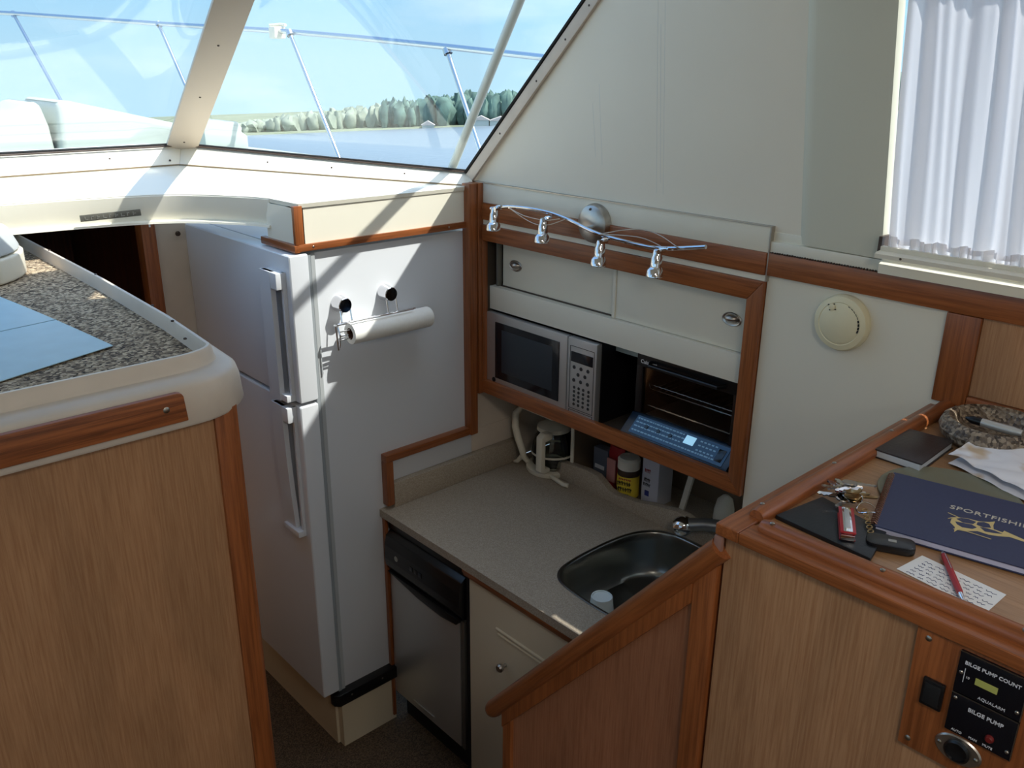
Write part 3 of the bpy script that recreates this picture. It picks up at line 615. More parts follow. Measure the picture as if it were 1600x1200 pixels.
# ================================================================== WALL CABINET
wc = thing('wall_cabinet', (2.0, 1.7, 1.235), 'teak framed galley cabinet with white sliding doors above the microwave', 'cabinet')
MB().box(1.921, 1.940, 1.152, 2.30, 1.915, 1.978, .001).box(1.921, 1.940, 1.152, 2.30, 1.842, 1.858).box(1.926, 1.940, 1.152, 2.30, 1.858, 1.915).build('header_board', lam, wc)
MB().box(1.918, 1.935, 1.150, 2.30, 1.9785, 1.981).box(1.918, 1.935, 1.147, 1.1505, 1.842, 1.981).build('metal_edge', nickel, wc)
FX0, FX1 = 1.914, 1.936
MB().prism([(1.152, 1.236), (1.152, 1.841), (1.196, 1.788), (1.196, 1.284)], 'X', FX0, FX1, .003).build('frame_stile', teakZ, wc)
MB().prism([(2.285, 1.236), (2.285, 1.841), (2.235, 1.788), (2.235, 1.284)], 'X', FX0, FX1, .003).build('frame_stile', teakZ, wc)
MB().prism([(1.152, 1.841), (2.285, 1.841), (2.235, 1.788), (1.196, 1.788)], 'X', FX0, FX1, .003).build('frame_rail', teakY, wc)
MB().prism([(1.152, 1.236), (2.285, 1.236), (2.235, 1.284), (1.196, 1.284)], 'X', FX0, FX1, .003).build('frame_rail', teakY, wc)
MB().box(1.936, 2.36, 1.15, 1.19, 1.25, 1.84).box(1.936, 2.36, 2.236, 2.28, 1.25, 1.84).box(1.936, 2.36, 1.19, 2.236, 1.79, 1.84).box(2.34, 2.36, 1.19, 2.236, 1.25, 1.79).box(1.936, 2.34, 1.19, 2.236, 1.251, 1.262).box(1.97, 2.34, 1.19, 2.236, 1.615, 1.63).build('carcass', mat('carcass_dark', rgb(70, 60, 50), .7), wc)
MB().box(1.945, 1.957, 1.196, 2.235, 1.545, 1.626, .001).build('valance_board', lam, wc)
MB().box(1.957, 1.97, 1.196, 2.235, 1.612, 1.626).build('door_track', lam, wc)
dL = MB().box(1.975, 1.983, 1.665, 2.200, 1.627, 1.789, .001).build('sliding_door', lam, wc)
dR = MB().box(1.961, 1.969, 1.198, 1.675, 1.627, 1.789, .001).build('sliding_door', lam, wc)
MB().box(1.957, 1.972, 1.672, 1.684, 1.627, 1.789, .001).build('door_pull_strip', lam, dR)
MB().box(1.957, 1.975, 2.205, 2.215, 1.627, 1.789, .001).build('jamb_strip', mat('jamb_grey', rgb(110, 108, 100), .5), wc)
def cup_pull(x, y, z, par):
    mb = MB(frame_mat((x, y, z), (0, -1, 0), (0, 0, 1)))
    mb.lathe([(.030, 0), (.031, .002), (.028, .004), (.022, .002)], (0, 0, 0), Z, 32, 1, .62)
    mb.lathe([(.022, .002), (.018, .010), (.010, .016), (0, .018)], (0, .003, 0), Z, 28, 1, .6)
    return mb.build('cup_pull', nickel, par)
cup_pull(1.975, 2.135, 1.708, dL); cup_pull(1.961, 1.262, 1.712, dR)

# microwave
mw = thing('microwave', (2.1, 1.98, 1.263), 'stainless microwave with black window and keypad on the left of the cabinet shelf', 'microwave')
MB().box(1.955, 2.30, 1.712, 2.255, 1.263, 1.536, .004).build('case', black, mw)
md = MB().box(1.932, 1.956, 1.842, 2.262, 1.264, 1.536, .004).build('door', steel, mw)
MB().box(1.9295, 1.933, 1.875, 2.19, 1.302, 1.508, .001).build('door_window', darkglass, md)
MB().box(1.9285, 1.9305, 1.905, 2.155, 1.330, 1.485, .001).build('inner_screen', mat('mesh_screen', rgb(46, 54, 62), .35), md)
MB().lathe([(0, .0015), (.0085, .0015), (.009, 0)], (1.932, 2.198, 1.292), -X, 24).build('round_badge', blackm, md)
mb = MB(onX(1.9315, 1.945, 1.274))
for i in range(14):
    if i != 7: mb.box(i*.0062, i*.0062+.0042, 0, .0045, 0, .0006)
mb.build('small_print', blackm, md)
mp_ = MB().box(1.932, 1.956, 1.714, 1.838, 1.264, 1.536, .003).build('keypad_panel', steel, mw)
MB().box(1.930, 1.9325, 1.728, 1.822, 1.458, 1.492, .001).build('display', darkglass, mp_)
mb = MB()
for (a, b, c, d) in ((1.723, 1.827, 1.297, 1.510), (1.723, 1.827, 1.268, 1.292)):
    mb.box(1.931, 1.9325, a, b, c, c+.0012).box(1.931, 1.9325, a, b, d-.0012, d).box(1.931, 1.9325, a, a+.0012, c, d).box(1.931, 1.9325, b-.0012, b, c, d)
mb.build('panel_outline', blackm, mp_)
kk = None
def key(y, z, r):
    b = MB().lathe([(0, .0015), (r*.9, .0015), (r, 0)], (1.932, y, z), -X, 14).build('key', mat_key, mp_)
mat_key = mat('key_dark', rgb(46, 46, 46), .5)
for i, z in enumerate((1.440, 1.418, 1.396)):
    for y in ((1.808, 1.778, 1.748) if i != 1 else (1.79, 1.76)): key(y, z, .0065)
for i in range(5):
    for y in (1.805, 1.785, 1.765, 1.742): key(y, 1.372-i*.0145, .0052)
# toaster oven
to = thing('toaster_oven', (2.1, 1.4, 1.263), 'black toaster oven with glass door and sloping control strip coloured with reflected sky beside the microwave', 'toaster oven')
TX = 1.990
MB().box(TX+.012, 2.30, 1.215, 1.235, 1.268, 1.532).box(TX+.012, 2.30, 1.575, 1.60, 1.268, 1.532).box(TX+.012, 2.30, 1.235, 1.575, 1.50, 1.532).box(TX+.012, 2.30, 1.235, 1.575, 1.268, 1.312).box(2.28, 2.30, 1.235, 1.575, 1.312, 1.50).build('case', black, to)
fr_ = MB().box(TX, TX+.014, 1.215, 1.60, 1.488, 1.534, .003).box(TX, TX+.014, 1.575, 1.60, 1.337, 1.49, .002).box(TX, TX+.014, 1.215, 1.252, 1.32, 1.49, .002).build('door_frame', black, to)
MB().box(TX+.005, TX+.009, 1.252, 1.575, 1.32, 1.488).build('door_glass', glassmat('oven_glass', (.62, .6, .58, 1), .4, 1.5), to)
MB().tube([(TX-.002, 1.545, 1.508), (TX-.022, 1.535, 1.506), (TX-.022, 1.29, 1.506), (TX-.002, 1.28, 1.508)], .007, 12).build('door_handle', black, to)
text('Cuisinart', .017, onX(TX-.001, 1.585, 1.500), paperm, to, bold=.0003)
lin_ = MB().box(2.10, 2.105, 1.24, 1.31, 1.32, 1.48).build('inner_reflector', mat('warm_tin', rgb(200, 170, 140), .35, .8), to)
mb = MB()
mb.tube([(TX+.02, 1.565, 1.432), (TX+.02, 1.558, 1.418), (TX+.02, 1.26, 1.418)], .0028, 8).tube([(TX+.034, 1.565, 1.425), (TX+.034, 1.26, 1.425)], .0022, 8)
for i in range(14): mb.tube([(TX+.02, 1.55-i*.021, 1.419), (2.27, 1.55-i*.021, 1.419)], .0013, 6)
mb.build('wire_rack', chrome, to)
MB().tube([(TX+.02, 1.56, 1.362), (TX+.02, 1.255, 1.362)], .0045, 8).build('heating_rod', chrome, to)
MB().box(TX+.02, 2.27, 1.25, 1.57, 1.326, 1.332).build('crumb_tray', steel, to)
pa = [(TX+.012, 1.336), (TX, 1.336), (TX-.056, 1.287), (TX-.061, 1.270), (TX+.012, 1.264)]
pn = MB().prism(pa, 'Y', 1.215, 1.605, .003).build('control_console', mat('console_sky_black', rgb(24, 40, 58), .2), to)
Mp = frame_mat((TX-.001, 1.585, 1.3362), (0, -1, 0), (.056, 0, .049))
# panel local: x aft, y up the slope (0 at top edge, -.08 at the bottom)
blue1 = mat('console_sky_tint', rgb(58, 92, 124), .3); blue2 = mat('console_pale', rgb(150, 190, 214), .3)  # console blues carry the reflected sky in their colour
MB(Mp).box(.01, .35, -.070, -.007, 0, .0012).build('sky_tint_field', blue1, pn)
MB(Mp).box(.20, .235, -.042, -.014, .001, .003, .001).build('lit_display', mat('lit_lcd', rgb(180, 220, 240), .3, emit=(rgb(150, 205, 235), .35)), pn)
mb = MB(Mp)
random.seed(3)
for row, y in enumerate((-.016, -.029, -.043, -.058)):
    x = .016
    while x < (.19 if row < 3 else .31):
        w_ = random.uniform(.004, .013); mb.box(x, x+w_, y-.0022, y+.0022, .0012, .0018); x += w_+.003
for row, y in enumerate((-.018, -.032, -.048)):
    for k in range(5): mb.box(.25+k*.013, .258+k*.013, y-.0022, y+.0022, .0012, .0018)
mb.build('printed_symbols', blue2, pn)
for x in (.06, .105, .15): MB(Mp).lathe([(.0, .003), (.006, .003), (.007, 0)], (x, -.036, .001), Z, 16).build('button', darkglass, pn)
MB(Mp).box(.318, .342, -.060, -.020, .001, .003, .001).build('start_button', darkglass, pn)

# ================================================================== SPOTLIGHT BAR
sb = thing('spotlight_bar', (1.87, 1.7, 1.9), 'curved chrome four-spot light bar mounted over the galley cabinet', 'light fixture')
MB().lathe([(0, .034), (.010, .034), (.040, .031), (.054, .022), (.059, .008), (.059, 0)], (1.9205, 1.728, 1.912), -X, 40).build('mounting_dome', nickel, sb)
MB().lathe([(0, .004), (.004, .003), (.005, 0)], (1.893, 1.728, 1.955), -X, 12).build('dome_screw', screwd, sb)
cpts = [(2.12, 1.915), (2.029, 1.932), (1.905, 1.937), (1.799, 1.929), (1.675, 1.903), (1.602, 1.895), (1.482, 1.890), (1.406, 1.896), (1.288, 1.918)]
def catmull(P, n=8):
    R_ = []; P = [P[0]]+P+[P[-1]]
    for i in range(1, len(P)-2):
        for k in range(n):
            t_ = k/n; a, b, c, d = [Vector(q) for q in P[i-1:i+3]]
            R_.append(.5*((2*b)+(c-a)*t_+(2*a-5*b+4*c-d)*t_*t_+(3*b-a-3*c+d)*t_**3))
    R_.append(Vector(P[-2])); return R_
MB().tube([(1.85, q.x, q.y) for q in catmull(cpts)], .0055, 10).build('curved_rail', chrome, sb)
MB().tube([(1.888, 1.715, 1.905), (1.85, 1.700, 1.907)], .008, 10).build('stem', chrome, sb)
MB().tube([(1.84, q.x, q.y) for q in catmull([(2.018, 1.928), (1.95, 1.905), (1.894, 1.895), (1.839, 1.903), (1.774, 1.928)])], .0013, 6).build('accent_wire', nickel, sb)
MB().tube([(1.842, q.x, q.y) for q in catmull([(1.64, 1.902), (1.56, 1.924), (1.49, 1.935), (1.43, 1.928), (1.37, 1.906), (1.35, 1.905)])], .0013, 6).build('accent_wire', nickel, sb)
MB().tube([(1.835, q.x, q.y) for q in catmull([(1.64, 1.902), (1.55, 1.912), (1.48, 1.914), (1.42, 1.902)])], .0013, 6).build('accent_wire', nickel, sb)
MB().tube([(1.838, q.x, q.y) for q in catmull([(2.02, 1.93), (1.96, 1.916), (1.905, 1.912), (1.85, 1.914), (1.80, 1.925)])], .0013, 6).build('accent_wire', nickel, sb)
for y, z, ry in ((2.095, 1.918, .0), (1.872, 1.912, .0), (1.640, 1.880, .0), (1.436, 1.884, .0)):
    a = Vector((1.845, y, z)); d = Vector((-.10, .02, -.98)).normalized()
    h = MB().lathe([(0, -.004), (.011, -.004), (.013, .002), (.013, .012), (.015, .016), (.0155, .042), (.022, .050), (.0235, .066), (.022, .068), (.014, .058), (0, .056)], a, d, 24).build('spot_head', chrome, sb)
    MB().lathe([(0, .0585), (.0155, .0605)], a, d, 20).build('lamp_lens', mat('lens_glass', rgb(200, 200, 196), .2), h)
    MB().tube([a+Vector((.0, -.03, .012)), a+Vector((0, -.01, .008)), a], .0045, 8).tube([a+Vector((.012, -.012, .002)), a+Vector((-.012, -.012, .002))], .006, 10).build('swivel_arm', chrome, h)
# smoke detector
sd = thing('smoke_detector', (1.92, .933, 1.71), 'round ivory smoke detector on the white wall below the teak band', 'smoke detector')
DC = (1.930, .935, 1.782)
MB().lathe([(.066, 0), (.068, .004), (.068, .014), (.064, .022), (.052, .026), (.050, .025), (.044, .029), (0, .031)], DC, -X, 56).build('detector_body', ivory, sd)
mb = MB()
for i in range(9):
    a = math.radians(-15+i*9.5); r = .048
    yy, zz = DC[1]-r*math.cos(a), DC[2]+r*math.sin(a)
    mb.tube([(1.9045, yy, zz), (1.9045, yy+.004*math.sin(a)*0-.0065*math.sin(a)*-1, zz+.0065*math.cos(a))], .0011 if i > 3 else .0022, 6)
mb.build('vent_slot', blackm, sd)
MB().lathe([(.008, 0), (.008, .003), (.006, .004), (0, .004)], (1.9015, DC[1]+.020, DC[2]+.038), -X, 18).build('test_button', ivory, sd)
mb = MB()
for k in range(4):
    a = k*math.pi/2+.5; mb.box(1.8985, 1.9005, DC[1]+.020+.010*math.cos(a)-.0016, DC[1]+.020+.010*math.cos(a)+.0016, DC[2]+.038+.009*math.sin(a)-.001, DC[2]+.038+.009*math.sin(a)+.001)
mb.build('button_mark', blackm, sd)

# ================================================================== DESK (starboard, beside camera)
DZ = 1.640
dk = thing('chart_desk', (1.5, .3, .7), 'oak veneered desk with teak fiddle rails beside the galley steps', 'desk')
MB().box(1.135, 1.925, -.5, .66, DZ-.02, DZ).build('desk_top', oakY, dk)
MB().box(1.120, 1.135, -.5, .69, .2, DZ-.018).build('front_panel', oakZ, dk)
MB().box(1.135, 1.925, .675, .69, .2, DZ-.018).build('end_panel', oakZ, dk)
MB().box(1.108, 1.152, -.5, .662, DZ-.018, DZ+.004, .004, 3).build('edge_board', teakY, dk)
f1 = MB().tube([(1.150, -.5, DZ+.006), (1.150, .632, DZ+.006), (1.150, .645, DZ+.006)], [.0165, .0165, .013], 16).build('fiddle_rail', teakY, dk)
MB().box(1.108, 1.925, .662, .706, DZ-.018, DZ+.0045, .004, 3).build('edge_board', teakX, dk)
f2 = MB().tube([(1.168, .668, DZ+.007), (1.180, .668, DZ+.007), (1.925, .668, DZ+.007)], [.013, .0165, .0165], 16).build('fiddle_rail', teakX, dk)
for y in (.625, .442, .249): screw((1.145, y, DZ+.0225), Z, f1, .004)
for x in (1.19, 1.43, 1.66): screw((x, .672, DZ+.0235), Z, f2, .004)
# stair partition with sloping handrail
st = thing('stair_partition', (1.12, .95, .4), 'oak stair partition with sloping teak handrail down to the galley', 'partition')
MB().prism([(1.208, 0), (1.208, .914), (.738, 1.51), (.738, 0)], 'X', 1.124, 1.138).build('veneer_panel', wood('oak_veneer_red', rgb(150, 96, 66), rgb(168, 114, 82), 'Z', rough=.4, fine=240), st)
MB().box(1.112, 1.146, .697, .742, 0, 1.572, .004).build('corner_post', teakZ, st)
MB().prism([(1.236, 0), (1.236, .908), (1.208, .94), (1.208, 0)], 'X', 1.114, 1.144, .003).build('edge_post', teakZ, st)
h0, h1 = Vector((1.118, 1.286, .880)), Vector((1.118, .694, 1.598)); L_ = (h1-h0).length
hr = MB().tube([(0, 0, 0), (0, .004, 0), (0, .012, 0), (0, .026, 0), (0, L_, 0)], [.007, .014, .0185, .0212, .0215], 20).build('handrail', teakY, st, origin=(0, 0, 0))
hr.location = h0-wpos(st); hr.rotation_euler = ((h1-h0).normalized()).to_track_quat('Y', 'Z').to_euler()
MB().prism([(1.236, .940), (1.236, .868), (.742, 1.467), (.742, 1.540)], 'X', 1.110, 1.146, .003).build('sub_rail', teakZ, st)
MB().box(1.106, 1.116, .690, .706, 1.585, 1.622, .004).build('joint_filler', mat('filler', rgb(150, 112, 98), .6), st)

# ================================================================== INSTRUMENT BOARD
ib = thing('instrument_board', (1.12, .25, 1.4), 'teak board with bilge pump panels, rocker switch and power socket on the desk front', 'switch panel')
bd = MB().prism([(.369, 1.6215), (.366, 1.421), (.06, 1.421), (.06, 1.6215)], 'X', 1.113, 1.1198, .0015).build('teak_board', teakZ, ib)
for y, z in ((.352, 1.608), (.353, 1.435)): screw((1.113, y, z), -X, bd, .0045)
rk = MB().box(1.107, 1.113, .317, .347, 1.506, 1.550, .002).build('rocker_switch', black, ib)
MB().box(1.105, 1.108, .321, .343, 1.511, 1.545, .0015).build('rocker', blackm, rk)
PX = 1.1085
def panelbox(y0, y1, z0, z1):
    o = MB().box(PX, 1.113, y0, y1, z0, z1, .001).build('meter_panel', mat('panel_black', rgb(12, 14, 22), .25), ib)
    mb = MB(); e_ = .0012
    mb.box(PX-.0006, PX+.0004, y0, y1, z1-e_, z1).box(PX-.0006, PX+.0004, y0, y0+e_, z0, z1).build('bright_edge', screwm, o)
    for y, z in ((y0+.006, z0+.012), (y1-.006, z0+.5*(z1-z0) if z1 > 1.6 else z1-.008)): screw((PX-.0003, y, z), -X, o, .0028)
    return o
whp = mat('white_print', rgb(220, 220, 225), .6); TXX = PX-.0004
p1 = panelbox(.222, .308, 1.551, 1.6165)
text('BILGE PUMP COUNT', .0076, onX(TXX, .300, 1.5985), whp, p1, bold=.0001, spacing=1.0)
text('AQUALARM', .0062, onX(TXX, .276, 1.5555), whp, p1, spacing=1.05)
MB().box(PX-.0016, PX, .255, .283, 1.5755, 1.585).build('counter_display', mat('lcd_green', rgb(176, 178, 96), .4), p1)
MB().box(PX-.0006, PX, .2975, .2983, 1.570, 1.592).build('printed_line', whp, p1)
text('10', .005, onX(TXX, .2955, 1.578), whp, p1)
p2 = panelbox(.222, .308, 1.486, 1.5495)
text('BILGE PUMP', .0085, onX(TXX, .284, 1.530), whp, p2, bold=.0001, spacing=1.0)
text('AUTO', .005, onX(TXX, .299, 1.4895), whp, p2); text('MAN', .005, onX(TXX, .276, 1.4895), whp, p2); text('MUTE', .005, onX(TXX, .258, 1.4895), whp, p2)
MB().lathe([(.0058, 0), (.0055, .003), (.004, .005), (0, .0055)], (PX, .251, 1.505), -X, 20).build('indicator_lamp', mat('indicator_red', rgb(110, 30, 28), .3), p2)
sk_ = thing('power_socket', (1.11, .286, 1.44), 'round black twelve volt socket on a chrome plate at the foot of the teak board', 'socket')
MB(onX(1.113, .286, 1.4585)).lathe([(0, .002), (.024, .002), (.026, 0)], (0, 0, 0), Z, 36, 1.22, .86).build('socket_plate', nickel, sk_)
MB(onX(1.111, .286, 1.4585)).lathe([(.0165, 0), (.0175, .004), (.0145, .006), (.014, .002), (0, 0)], (0, 0, 0), Z, 32).build('socket_cap', black, sk_)
for dy in (.0245, -.0245): screw((1.1105, .286+dy, 1.4585), -X, sk_, .0033)

# ================================================================== ITEMS ON THE DESK
def rz(x, y, z, deg): return Matrix.Translation((x, y, z)) @ Matrix.Rotation(math.radians(deg), 4, 'Z')
# black passport wallet / phone : quad
tag(MB().prism([(1.198, .650), (1.318, .632), (1.284, .50), (1.185, .478)], 'Z', DZ+.0005, DZ+.0085, .002).build('phone_wallet', mat('black_leather', rgb(22, 28, 34), .4, bump=.2, nscale=200)), 'flat black leather phone wallet under the keys at the desk corner', 'wallet')
ky = thing('key_ring', (1.32, .58, DZ+.01), 'bunch of brass and steel keys on a ring at the black wallet edge', 'keys')
brass = mat('brass', rgb(190, 160, 110), .3, 1)
MB().tube([(1.325+.018*math.cos(a*math.pi/12), .565-.012+.018*math.sin(a*math.pi/12), DZ+.012+.004*math.sin(a*math.pi/6)) for a in range(24)], .0013, 6, closed=True).build('split_ring', chrome, ky)
random.seed(11)
for i in range(13):
    M = Matrix.Translation((1.335+random.uniform(-.012, .012), .592+random.uniform(-.014, .012), DZ+.011+i*.0021)) @ Matrix.Rotation(math.radians(random.uniform(-60, 200)), 4, 'Z') @ Matrix.Rotation(math.radians(random.uniform(-16, 16)), 4, 'X') @ Matrix.Scale(1.3, 4)
    mb = MB(M); mb.lathe([(0, 0), (.010, 0), (.010, .002), (0, .002)], (0, 0, 0), Z, 14); mb.prism([(.008, -.0035), (.030, -.0035), (.033, 0), (.030, .0025), (.027, .001), (.024, .0035), (.020, .0015), (.016, .0035), (.008, .003)], 'Z', 0, .002)
    k_ = mb.build('key', [nickel, chrome, brass, chrome][i % 4], ky)
pts = []
for i in range(6):
    MB().tube([(1.318-.012*i+.006*math.cos(a*math.pi/5), .555-.008*i+.004*math.sin(a*math.pi/5), DZ+.012) for a in range(10)], .0011, 6, closed=True).build('chain_link', brass, ky)
kn = thing('pocket_knife', (1.25, .545, DZ+.01), 'red and silver pocket multi-tool lying on the black wallet', 'pocket knife')
Mk = rz(1.207, .528, DZ+.009, 30)
MB(Mk).box(0, .088, -.012, .012, .0, .003, .001).box(.0, .088, -.012, .012, .012, .015, .001).build('handle_scale', red, kn)
MB(Mk).box(.002, .086, -.007, .007, .003, .016, .001).build('steel_spine', chrome, kn)
MB(Mk).box(-.004, .010, -.011, .011, .002, .011, .002).build('bolster', chrome, kn)
MB(Mk).box(.012, .078, -.004, .004, .015, .0175, .001).build('silver_inlay', steel, kn)
fb = thing('car_key', (1.24, .48, DZ), 'black car key fob half hidden below the navy book', 'car key')
MB(rz(1.250, .478, DZ+.001, -64)).prism(rrect(-.036, .036, -.019, .019, .012), 'Z', 0, .013, .003, 2).build('fob_shell', black, fb)
MB(rz(1.250, .478, DZ+.0135, -64)).box(-.004, .008, -.004, .004, 0, .0012).build('badge', screwm, fb)
MB(rz(1.250, .478, DZ+.0135, -64)).box(.029, .031, -.014, .010, -.004, .0005).build('chrome_edge', chrome, fb)
# navy spiral book
bk = thing('spiral_book', (1.40, .40, DZ+.014), 'navy spiral-bound log book with gold title and billfish drawing', 'book')
wv = Vector((.205, -.979, 0)).normalized(); uv = Vector((.952, .306, 0)).normalized()
BO = Vector((1.277, .516, DZ+.004))
def bp(a, b, z): return BO+wv*a+uv*b+Z*z          # a along the title, b up the cover
BW, BH = .30, .228
MB().poly([bp(0, .002, 0), bp(BW, .002, 0), bp(BW, BH-.002, 0), bp(0, BH-.002, 0)], [bp(0, .002, .009), bp(BW, .002, .009), bp(BW, BH-.002, .009), bp(0, BH-.002, .009)]).build('page_block', mat('pages', rgb(200, 200, 222), .8), bk)
cv = MB().poly([bp(-.002, 0, .009), bp(BW, 0, .009), bp(BW, BH, .009), bp(-.002, BH, .009)], [bp(-.002, 0, .0105), bp(BW, 0, .0105), bp(BW, BH, .0105), bp(-.002, BH, .0105)]).build('front_cover', navy, bk)
MB().poly([bp(-.002, 0, -.0015), bp(BW, 0, -.0015), bp(BW, BH, -.0015), bp(-.002, BH, -.0015)], [bp(-.002, 0, 0), bp(BW, 0, 0), bp(BW, BH, 0), bp(-.002, BH, 0)]).build('back_cover', navy, bk)
mb = MB()
hel = [bp(-.004+.006*math.cos(a*math.pi/4), .006+a*.0011*.84, .005+.0085*math.sin(a*math.pi/4)) for a in range(0, 232)]
mb.tube(hel, .0011, 5); mb.build('spiral_binding', mat('brown_wire', rgb(120, 80, 60), .4, .3), bk)
Mb = Matrix((wv, Z.cross(wv), Z)).transposed().to_4x4()
def onbook(a, b): M = Mb.copy(); M.translation = bp(a, b, .0107); return M
text('SPORTFISHING', .0195, onbook(.098, .138), mat('silver_gold', rgb(206, 198, 180), .5), cv, spacing=1.08, bold=.0001)
def strip(pts, wdt):
    mb.tube([bp(a, b, .0110) for a, b in pts], wdt, 5, flat=.3)
mb = MB()
body = [(.105, .108), (.112, .118), (.128, .124), (.145, .124), (.160, .132), (.168, .140), (.166, .124), (.185, .113), (.215, .100), (.240, .090), (.215, .094), (.190, .098), (.175, .090), (.160, .086), (.145, .088), (.130, .078), (.118, .076), (.112, .062), (.112, .080), (.104, .092)]
mb.poly([bp(a, b-.008, .0106) for a, b in body], [bp(a, b-.008, .0110) for a, b in body]); mb.build('billfish_print', gold, cv)
mb = MB()
for hp in ([(.112, .109), (.118, .117), (.130, .120), (.141, .117), (.137, .106), (.122, .102)], [(.143, .117), (.152, .124), (.160, .122), (.163, .110), (.152, .104), (.142, .107)], [(.111, .098), (.120, .100), (.135, .103), (.143, .097), (.137, .088), (.122, .084), (.114, .090)], [(.147, .102), (.158, .104), (.170, .103), (.180, .099), (.168, .094), (.155, .091)], [(.166, .121), (.168, .128), (.182, .112), (.180, .105), (.167, .108)]):
    mb.poly([bp(a, b-.006, .0108) for a, b in hp], [bp(a, b-.006, .0113) for a, b in hp])
mb.build('print_gap', navy, cv)
mb = MB(); strip([(.098, .118), (.112, .112), (.120, .104)], .0011); strip([(.11, .064), (.13, .068), (.165, .064)], .0011); strip([(.100, .096), (.106, .104), (.112, .108)], .001); mb.build('print_line', gold, cv)
# brown leather notebook
nb = thing('leather_notebook', (1.63, .62, DZ), 'dark brown leather notebook beside the stone ashtray', 'notebook')
q = [(1.558, .668), (1.708, .662), (1.716, .570), (1.558, .565)]
MB().prism([(q[0][0]+.003, q[0][1]-.003), (q[1][0]-.003, q[1][1]-.003), (q[2][0]-.003, q[2][1]+.003), (q[3][0]-.001, q[3][1]+.003)], 'Z', DZ+.003, DZ+.015).build('page_block', mat('pages_grey', rgb(190, 195, 200), .8), nb)
lea = mat('brown_leather', rgb(46, 36, 34), .35, bump=.3, nscale=180)
MB().prism(q, 'Z', DZ+.0155, DZ+.0185, .0012).prism(q, 'Z', DZ+.0005, DZ+.003, .001).build('leather_cover', lea, nb)
# stone ashtray + pen
at = thing('stone_ashtray', (1.80, .54, DZ), 'mottled grey-brown round stone ashtray at the back of the desk', 'ashtray')
stone = speckle('mottled_stone', rgb(52, 42, 34), rgb(110, 95, 80), rgb(165, 150, 130), 160, .35, .5)
MB().lathe([(0, .0), (.085, 0), (.100, .012), (.104, .026), (.098, .042), (.088, .048), (.078, .044), (.070, .030), (.06, .020), (0, .017)], (1.810, .530, DZ+.001), Z, 48).build('bowl', stone, at)
pn1 = thing('silver_pen', (1.78, .52, 1.69), 'silver and black pen resting across the stone ashtray', 'pen')
Mn = frame_mat((1.765, .572, DZ+.052), (.03, -.99, .0), (1, 0, 0))
MB(Mn).tube([(.028, 0, 0), (.085, 0, -.001), (.102, 0, -.001)], [.0085, .0088, .0065], 14).build('pen_barrel', steel, pn1)
MB(Mn).tube([(-.002, 0, .001), (.010, 0, 0), (.028, 0, 0)], [.003, .008, .0084], 12).build('pen_grip', black, pn1)
# crumpled paper napkin
nap = mat('napkin', rgb(232, 230, 232), .85)
tn = nap.node_tree; bb = tn.nodes['Principled BSDF']; tcn = tn.nodes.new('ShaderNodeTexCoord'); gr = tn.nodes.new('ShaderNodeTexNoise'); gr.inputs['Scale'].default_value = 16
tn.links.new(tcn.outputs['Object'], gr.inputs['Vector']); rr_ = tn.nodes.new('ShaderNodeValToRGB'); rr_.color_ramp.elements[0].position = .56; rr_.color_ramp.elements[1].position = .68; rr_.color_ramp.elements[0].color = rgb(234, 232, 236); rr_.color_ramp.elements[1].color = rgb(205, 180, 150)
tn.links.new(gr.outputs[0], rr_.inputs[0]); tn.links.new(rr_.outputs[0], bb.inputs['Base Color'])
C4 = [Vector((1.640, .545)), Vector((1.752, .528)), Vector((1.735, .365)), Vector((1.575, .370))]
def napf(k):
    def f(u, v):
        p = C4[0].lerp(C4[1], v).lerp(C4[3].lerp(C4[2], v), u)
        h = .003+.010*k+(.008*(v**1.5))*(1-.5*u)+.010*abs(noise.noise(Vector((u*3.1+k*5, v*2.7, k))))+.006*abs(math.sin(u*5+v*2+k))*(.3+v)
        if k == 0: h *= .45
        return (p.x-.010*(1-k)+.0*k, p.y+.006*k, DZ+.004+h)
    return f
tag(MB().grid(napf(1), 26, 22, .0008).grid(napf(0), 26, 22, .0008).build('paper_napkin', nap, None, 25), 'crumpled white paper napkin with faint brown stains above the navy book', 'napkin')
# green glass disc under the book
gd = [(1.50+.105*math.cos(a), .47+.118*math.sin(a)) for a in [i*math.pi/24 for i in range(48)]]
tag(MB().lathe([(0, 0), (.090, 0), (.105, .0018), (.118, .0035), (.118, .0048), (.1, .0034), (.088, .0018), (0, .0016)], (1.495, .487, DZ+.0004), Z, 56).build('glass_plate', mat('green_plate', rgb(122, 122, 104), .15, spec=.6)), 'flat greenish glass plate mostly covered by the navy book', 'plate')
# handwritten note + red pen
nt_ = thing('handwritten_note', (1.22, .37, DZ), 'white note card with handwriting in front of the navy book', 'note')
nq = [(1.199, .443), (1.266, .434), (1.250, .306), (1.181, .308)]
MB().prism(nq, 'Z', DZ+.0005, DZ+.0012).build('note_paper', paperm, nt_)
random.seed(5); mb = MB(); o_ = Vector((1.258, .430)); ra = Vector((-.016, -.128)).normalized(); dn_ = Vector((-.067, .009)).normalized()
for r_ in range(6):
    x = .008
    while x < .112:
        L_ = random.uniform(.006, .016); pts = []
        for k in range(7):
            p = o_+ra*(x+L_*k/6)+dn_*(.006+r_*.0098+.0018*math.sin(k*2.1+r_+x*300)); pts.append((p.x, p.y, DZ+.0015))
        mb.tube(pts, .00045, 4); x += L_+.005
mb.build('handwriting', inkm, nt_)
rpn = thing('red_pen', (1.23, .375, DZ), 'glossy red ballpoint pen lying across the note card', 'pen')
A_, B_ = Vector((1.288, .413, DZ+.007)), Vector((1.178, .338, DZ+.0065)); dv_ = (B_-A_)
